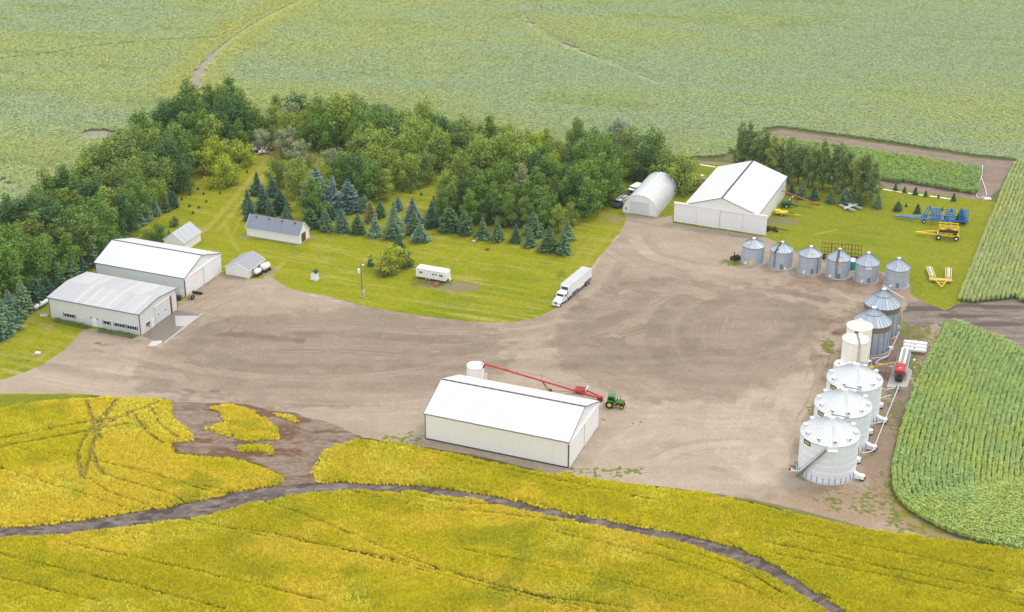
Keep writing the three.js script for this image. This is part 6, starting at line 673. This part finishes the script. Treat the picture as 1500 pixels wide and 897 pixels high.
function broad(kind, shape, x, z, h, rad, r) { const P = TREES[shape], i = Math.floor(r() * P.length), [H, Rr] = DIM[shape]; taken.push([x, z, rad]); const where = x < -75 ? 'in the belt behind the workshop and tall barn' : x > 12 ? 'in the grove end beside the quonset' : z > -62 ? 'in the grove just behind the spruces' : 'on the field side of the grove', build = { round: 'rounded', tall: 'upright', wide: 'low spreading' }[shape];
  return plant('broadleaf_tree', build + ' ' + PAL[kind][1] + ' ' + where, 'tree', 'grove trees: ' + build + ' ' + kind + ' ' + where, P[i], leafM(...PAL[kind][0]), x, z, rad / Rr, h / H, r() * 6.283); }
{
  const r = rng(900);
  // crowns that stand out, placed one by one: x, z, height, crown radius, colour, shape
  const feature = [[-55.92, -104.63, 17, 6.4, 'light', 'round'], [-59.44, -100.79, 13, 4.5, 'mid', 'round'], [-93.1, -81.77, 10, 5.0, 'bright', 'wide'], [-87.71, -70.02, 8, 4.4, 'bright', 'wide'], [-86.11, -87.47, 8, 4.2, 'bright', 'wide'], [-69.44, -112.37, 8, 3.8, 'bright', 'wide'], [-84.01, -112.88, 9, 4.4, 'mid', 'wide'], [-89.07, -102.45, 9, 4.0, 'mid', 'round'], [-71.7, -95.71, 9, 4.2, 'grey', 'round'], [-66.17, -85.54, 8, 4.0, 'grey', 'round'], [-73.73, -120.61, 10, 4.0, 'grey', 'round'], [-53.85, -138.11, 8, 3.6, 'silver', 'round'], [-42.38, -125.32, 8, 3.4, 'silver', 'round'], [34.42, -107.97, 9, 4.0, 'silver', 'round'], [-57.6, -65.84, 8, 3.6, 'bright', 'wide'], [-63.94, -60.82, 12, 4.2, 'light', 'round'], [-57.53, -40.99, 13, 4.0, 'mid', 'tall'], [-71.35, -69.08, 9, 3.6, 'olive', 'round'],
    [-41.07, -81.12, 14, 5.6, 'light', 'round'], [-33.71, -80.81, 13, 5.0, 'light', 'round'], [-42.48, -59.05, 12, 4.4, 'mid', 'round'], [-30.89, -67.78, 11, 4.2, 'light', 'round'], [-23.31, -84.04, 13, 4.8, 'light', 'round'], [-39.2, -112.88, 9, 4.4, 'mid', 'wide'], [-16.09, -90.98, 14, 4.6, 'olive', 'round'], [-7.55, -94.35, 14, 4.4, 'olive', 'tall'], [7.51, -89.13, 9, 4.6, 'bright', 'wide'], [2.12, -81.44, 9, 4.0, 'light', 'round'], [12.47, -71.51, 9, 3.8, 'bright', 'wide'], [20.38, -90.98, 14, 4.4, 'olive', 'round'], [21.72, -71.61, 14, 4.6, 'mid', 'round'], [29.14, -74.47, 13, 4.8, 'mid', 'round'], [37.09, -84.04, 13, 5.0, 'olive', 'round'], [36.71, -76.12, 8, 3.6, 'bright', 'wide'], [40.61, -74.19, 12, 4.8, 'dark', 'round'], [46.62, -70.56, 10, 4.8, 'olive', 'wide'], [52.16, -72.77, 7, 3.6, 'mid', 'wide'], [23.84, -50.67, 14, 4.2, 'mid', 'tall'], [17.89, -50.52, 13, 4.0, 'mid', 'tall'], [30.17, -56.12, 12, 4.2, 'mid', 'round'], [26.28, -59.24, 13, 4.0, 'olive', 'tall'],
    [-18.94, -51.51, 12, 3.4, 'light', 'tall'], [-10.93, -50.52, 13, 3.4, 'mid', 'tall'], [-6.98, -51.51, 12, 3.2, 'mid', 'tall'], [-2.4, -53.4, 13, 3.4, 'mid', 'tall'], [2.99, -51.67, 13, 3.2, 'grey', 'tall'], [7.91, -47.68, 13, 3.6, 'mid', 'tall'], [4.94, -46.29, 11, 3.0, 'mid', 'tall'], [-13.82, -46.29, 11, 3.2, 'dark', 'tall'], [-4.9, -42.97, 11, 3.0, 'mid', 'tall'], [11.38, -41.5, 8, 2.4, 'mid', 'tall'], [16.77, -38.17, 7, 1.9, 'light', 'tall'], [0, -42.97, 11, 3.0, 'olive', 'tall'],
    [-110.2, -78.89, 13, 4.8, 'olive', 'round'], [-117.3, -86.96, 12, 4.6, 'olive', 'round'], [-122.34, -85.65, 12, 4.4, 'olive', 'round'], [-105.98, -100.79, 13, 5.0, 'mid', 'round'], [-99.57, -107.78, 13, 5.0, 'dark', 'round'], [-107.95, -93.18, 11, 4.2, 'dark', 'round'], [-108.66, -49.73, 8, 3.4, 'bright', 'wide'], [-105.6, -54.23, 8, 3.2, 'light', 'wide'], [-103.72, -65.49, 9, 3.6, 'mid', 'round'], [-99.39, -64.3, 9, 3.6, 'dark', 'round'], [-100.9, -89.13, 9, 3.8, 'mid', 'round'], [-99.05, -25.63, 5, 2.6, 'mid', 'wide'], [-101.99, -25.56, 4, 2.2, 'light', 'wide'], [-81.87, -104.47, 6, 3.2, 'silver', 'wide'], [-51.66, -69.6, 11, 4.4, 'mid', 'round'], [-46.9, -63.2, 12, 4.4, 'dark', 'round'], [-42.44, -71.09, 12, 4.4, 'light', 'round'], [-37.19, -69.6, 11, 4.0, 'light', 'round'], [-55.7, -77.67, 9, 4.0, 'grey', 'round'], [-27.03, -72.4, 10, 3.8, 'olive', 'round'], [-38.5, -58.44, 9, 3.2, 'light', 'tall'], [-9.81, -43.64, 12, 3.2, 'mid', 'tall'], [2.35, -42.97, 11, 3.2, 'mid', 'tall'], [-16.78, -45.59, 10, 3.0, 'olive', 'tall'], [7.84, -41.75, 10, 3.0, 'mid', 'tall'], [21.59, -43.64, 12, 3.8, 'mid', 'tall'], [19.78, -47.54, 12, 3.6, 'dark', 'tall'], [-20.04, -42.72, 9, 2.8, 'mid', 'tall'], [-12.08, -39.04, 10, 2.8, 'mid', 'tall'], [-6.82, -38.93, 9, 2.8, 'dark', 'tall'], [-1.55, -36.9, 10, 2.8, 'mid', 'tall'], [3.89, -37.33, 9, 2.6, 'olive', 'tall'], [9.29, -35.21, 9, 2.6, 'mid', 'tall'], [13.1, -32.5, 8, 2.4, 'light', 'tall']];
  for (const [x, z, h, rad, c, s] of feature) broad(c, s, x, z, h * 1.04, rad * 1.14, r);
  // the rest of the grove: spaced out over its ground, colours mixed
  const zones = [[[[-144.8, 32.9], [-157.1, -3.3], [-142.4, -21.8], [-135.6, -38.8], [-128.5, -57.6], [-124.4, -79.6], [-119.5, -96.4], [-115.5, -115], [-112.4, -124.8], [-104.4, -129.1], [-92.4, -129.1], [-86.7, -122], [-89, -104.9], [-91, -90.1], [-98.4, -82.6], [-103, -75.4], [-103.5, -59.2], [-106.3, -44], [-109.2, -30.2], [-111.4, -19], [-115.8, -6.4], [-123.3, 6.7], [-130.7, 18]], ['mid', 'olive', 'mid', 'dark', 'mid', 'olive', 'light'], ['round', 'tall', 'tall', 'round'], 10.5, 14.5, 5.4], [[[-83.1, -129.1], [-69.8, -130.5], [-53, -124.8], [-33.7, -110.9], [-11.1, -101.6], [11, -96.4], [32.4, -88.8], [46.5, -81.4], [52.8, -69.5], [50.8, -63.8], [45.6, -75.4], [38.2, -79], [32.5, -71.9], [28.4, -62.1], [22.3, -53.7], [10.2, -55.9], [-2, -59.2], [-12.5, -67.2], [-23.5, -81.4], [-36.1, -79.6], [-43.2, -75.4], [-49.7, -88.8], [-61.8, -100.3], [-68.2, -98.4], [-75.7, -104.9]], ['olive', 'mid', 'light', 'dark', 'mid', 'light'], ['round', 'round', 'tall', 'wide'], 8.5, 13, 5.6]];
  for (const [P, cols, shapes, h0, h1, gap] of zones) {
    let x0 = 1e9, x1 = -1e9, z0 = 1e9, z1 = -1e9; for (const [x, z] of P) { x0 = Math.min(x0, x); x1 = Math.max(x1, x); z0 = Math.min(z0, z); z1 = Math.max(z1, z); }
    for (let k = 0; k < 5000; k++) { const x = x0 + (x1 - x0) * r(), z = z0 + (z1 - z0) * r(); if (!inPoly(x, z, P) || taken.some(t => Math.hypot(t[0] - x, t[1] - z) < gap * (0.8 + 0.05 * t[2]))) continue; const s = shapes[Math.floor(r() * shapes.length)], h = (h0 + (h1 - h0) * r()) * (s === 'wide' ? 0.75 : 1) * 1.1 * (0.85 + 0.3 * r()); broad(cols[Math.floor(r() * cols.length)], s, x, z, h, (s === 'tall' ? 0.3 : s === 'wide' ? 0.52 : 0.4) * h * (0.9 + 0.25 * r()), r); }
  }
  console.log('grove trees', taken.length);
  // row of slender trees behind the equipment shed
  const line = spline([[69.2, -85.1], [74.7, -81.4], [82.3, -75.4], [89.9, -70.7], [97.4, -66.1], [106.6, -58.1]], 8); let acc = 0, q = 0;
  for (let i = 1; i < line.length; i++) { acc += Math.hypot(line[i][0] - line[i - 1][0], line[i][1] - line[i - 1][1]); if (acc > 2.2) { acc = 0; for (const dz of q++ % 2 ? [0.4] : [-1.6, 2.2]) { const c = q % 5 === 0 ? [126, 140, 70] : [106, 126, 70]; plant('windbreak_tree', 'slender green tree in the windbreak row behind the equipment shed', 'tree', 'windbreak row', TREES.poplar[q % 3], leafM(...c), line[i][0] + (r() - 0.5) * 1.2, line[i][1] + dz + (r() - 0.5), 1.15 + 0.4 * r(), (i < 12 ? 1.3 : 1.2) * (0.88 + 0.24 * r()), r() * 6.28); } } }
}
{ // spruces: x, z, height, tone (0 green, 1 blue, 2 pale blue, 3 dark, 4 brownish)
  const spot = x => x < -82 ? 'between the tree belt and the workshop' : x < -45 ? 'behind the long barn' : x < 30 ? 'in the rows beyond the camper' : 'before the windbreak row', r = rng(950), tones = [[[80, 104, 68], 'green spruce with dense cone-shaped crown', 'green spruces'], [[90, 114, 108], 'blue spruce with silvery blue crown', 'blue spruces'], [[90, 114, 88], 'blue-green spruce with wide full skirt', 'blue-green spruces'], [[60, 86, 64], 'dark green spruce with deep-coloured crown', 'dark spruces'], [[118, 118, 72], 'brownish thinning spruce among green ones', 'brownish spruces']];
  const list = [[-78, -51.6, 5.6, 3], [-75.6, -41.9, 6.5, 3], [-76.8, -62, 7.2, 3], [-72.8, -48.3, 8.2, 3], [-71.8, -60.5, 6.4, 3], [-70.3, -43.8, 5.4, 0], [-67.7, -47.3, 7, 3], [-65.3, -42.3, 4.5, 0], [-57.6, -35.7, 6.4, 0], [-56.8, -43.8, 8.4, 3], [-57.7, -53.1, 11.9, 1], [-52.7, -52.1, 9.8, 1], [-47.7, -48.3, 10.1, 1], [-53.1, -34.3, 7.1, 0], [-52.7, -43.1, 6.1, 3], [-49.8, -46.8, 4.8, 2], [-48.3, -32.8, 7.1, 2], [-43.7, -31.6, 5.8, 0], [-43.2, -48.3, 5.2, 0], [-40.9, -40.3, 6.8, 4], [-38.7, -30.1, 6.6, 2], [-38.4, -44, 5.3, 0], [-33.6, -33.9, 8.9, 2], [-33.6, -28.1, 6.8, 0], [-33.5, -49.7, 4.2, 1], [-77.6, -46.8, 4.6, 3], [-74.1, -54.6, 4.3, 3], [-28.6, -40.4, 7.4, 1], [-27.7, -31.2, 7.3, 0], [-25.7, -25.9, 5.4, 2], [-22.9, -36.5, 7.8, 3], [-17.9, -33.5, 7.8, 0], [-13.2, -31.5, 7.6, 0], [-8.3, -28.7, 6.2, 0], [-4, -26.5, 6.9, 0], [-7.7, -39.3, 5.3, 3], [-3.1, -37.3, 4.8, 3], [1, -37.3, 5.5, 3], [1, -25.2, 5.6, 0], [6.2, -30.2, 7.3, 0], [4.9, -22.5, 5.9, 0], [10.2, -19.4, 7.3, 0], [14.1, -17.8, 7.2, 0], [15.4, -27.5, 5.3, 0], [11.1, -35.2, 3.8, 3], [-31.3, -21.8, 3.3, 3], [-22.7, -44.6, 6.2, 3], [-125.7, 31.2, 8.7, 2], [-125.5, 25.7, 8.8, 2], [-124.1, 20.4, 9.1, 0], [-121.8, 15.7, 7.9, 3], [-120.4, 11.2, 5.8, 3], [-119.1, 5.4, 8, 0], [-117.1, -0.8, 7.6, 0], [-115.5, -4.8, 5.7, 3], [-113.5, -8.8, 7.3, 0], [-112, -14.2, 7.2, 2], [-127.4, 35.1, 8.9, 2], [-110.9, -28.9, 7.5, 0], [-109, -34.3, 5.1, 2], [-107.5, -38.4, 5.2, 2], [-105.4, -41.5, 5.2, 2], [-103.9, -45.7, 5.2, 2], [-100.1, -51.6, 5.3, 3], [-101.7, -48.9, 4.8, 0], [-116.4, -24.5, 5.4, 3], [84.3, -62.2, 3.9, 3], [86.9, -59.5, 5.7, 2], [90.4, -58, 4.5, 3], [94.7, -55.4, 4.9, 0], [98.9, -54.4, 5.3, 2], [102.7, -53.3, 5.2, 0], [107.9, -51.1, 5.3, 0], [113.4, -49.1, 3.1, 0]];
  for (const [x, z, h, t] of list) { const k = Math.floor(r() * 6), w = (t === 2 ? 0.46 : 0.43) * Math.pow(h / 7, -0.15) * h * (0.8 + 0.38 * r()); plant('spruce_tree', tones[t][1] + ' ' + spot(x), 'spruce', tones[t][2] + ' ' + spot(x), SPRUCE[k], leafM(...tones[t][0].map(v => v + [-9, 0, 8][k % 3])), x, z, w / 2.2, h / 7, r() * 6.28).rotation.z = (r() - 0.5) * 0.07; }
  for (const [x, z, h] of [[-38.28, -9.16, 2.82], [118.61, -46.68, 2.79], [129.42, -39.85, 4.02], [116.37, -65.48, 1.99], [118.67, -63.77, 1.76], [121.58, -62.06, 2.2], [124.26, -60.37, 1.75], [127.88, -59.25, 1.1], [131.82, -57.02, 2.18], [-31.84, -23.77, 2.48]]) plant('young_spruce', 'young dark spruce, waist to head high, standing free on the lawn', 'spruce', 'young spruces', SMALL[k2(x) % 2], leafM(56, 84, 54), x, z, h * 0.42 / 0.8, h / 2.2, x);
  function k2(v) { return Math.abs(Math.round(v * 10)); }
  const seed = [[-97, -61.5], [-95.4, -66.1], [-93, -62.1], [-91.7, -66.6], [-88.1, -62.6], [-86.7, -67.8], [-92.4, -51], [-93.4, -46.7], [-95.4, -52.1], [-98.7, -57.6], [-91.1, -55.9], [-85.2, -75.4], [-82.7, -80.8], [-33.1, -64.3], [-30.5, -63.2], [-27.3, -61.5], [-1.8, -51], [-0.4, -53.7], [116.6, -52.1], [119.7, -50.4], [123.1, -50.4], [126.5, -49.4], [129, -48.3], [-113.5, -29.7], [-97.5, -31.7]]; for (const [x, z] of seed) plant('seedling', 'tiny dark green seedling tree in the mown grass', 'seedling', 'planted seedlings', SMALL[k2(x) % 2], leafM(66, 88, 44), x, z, 0.55, 0.36 + 0.14 * r(), x);
  plant('garden_shrub', 'large round lime-green shrub beside the camper', 'shrub', undefined, TREES.wide[0], leafM(150, 160, 40), -32.69, -5.98, 4.6 / 4.6, 7.0 / 9, 1.2); plant('dark_shrub', 'round dull green shrub leaning on the lime-green one', 'shrub', undefined, TREES.shrub[0], leafM(92, 108, 62), -29.16, -8.24, 1.5, 1.55, 0.4); plant('front_shrub', 'low dark skirt shrub in front of the lime-green shrub', 'shrub', undefined, TREES.shrub[1], leafM(98, 116, 56), -33.6, -3.29, 1.5, 1.0, 0.9); plant('bush', 'small dark bush on the lawn corner behind the small seamed shed', 'shrub', undefined, TREES.shrub[1], leafM(92, 116, 52), -97.01, -37.27, 0.9, 0.9, 2);
}
renderer.render(scene, camera);
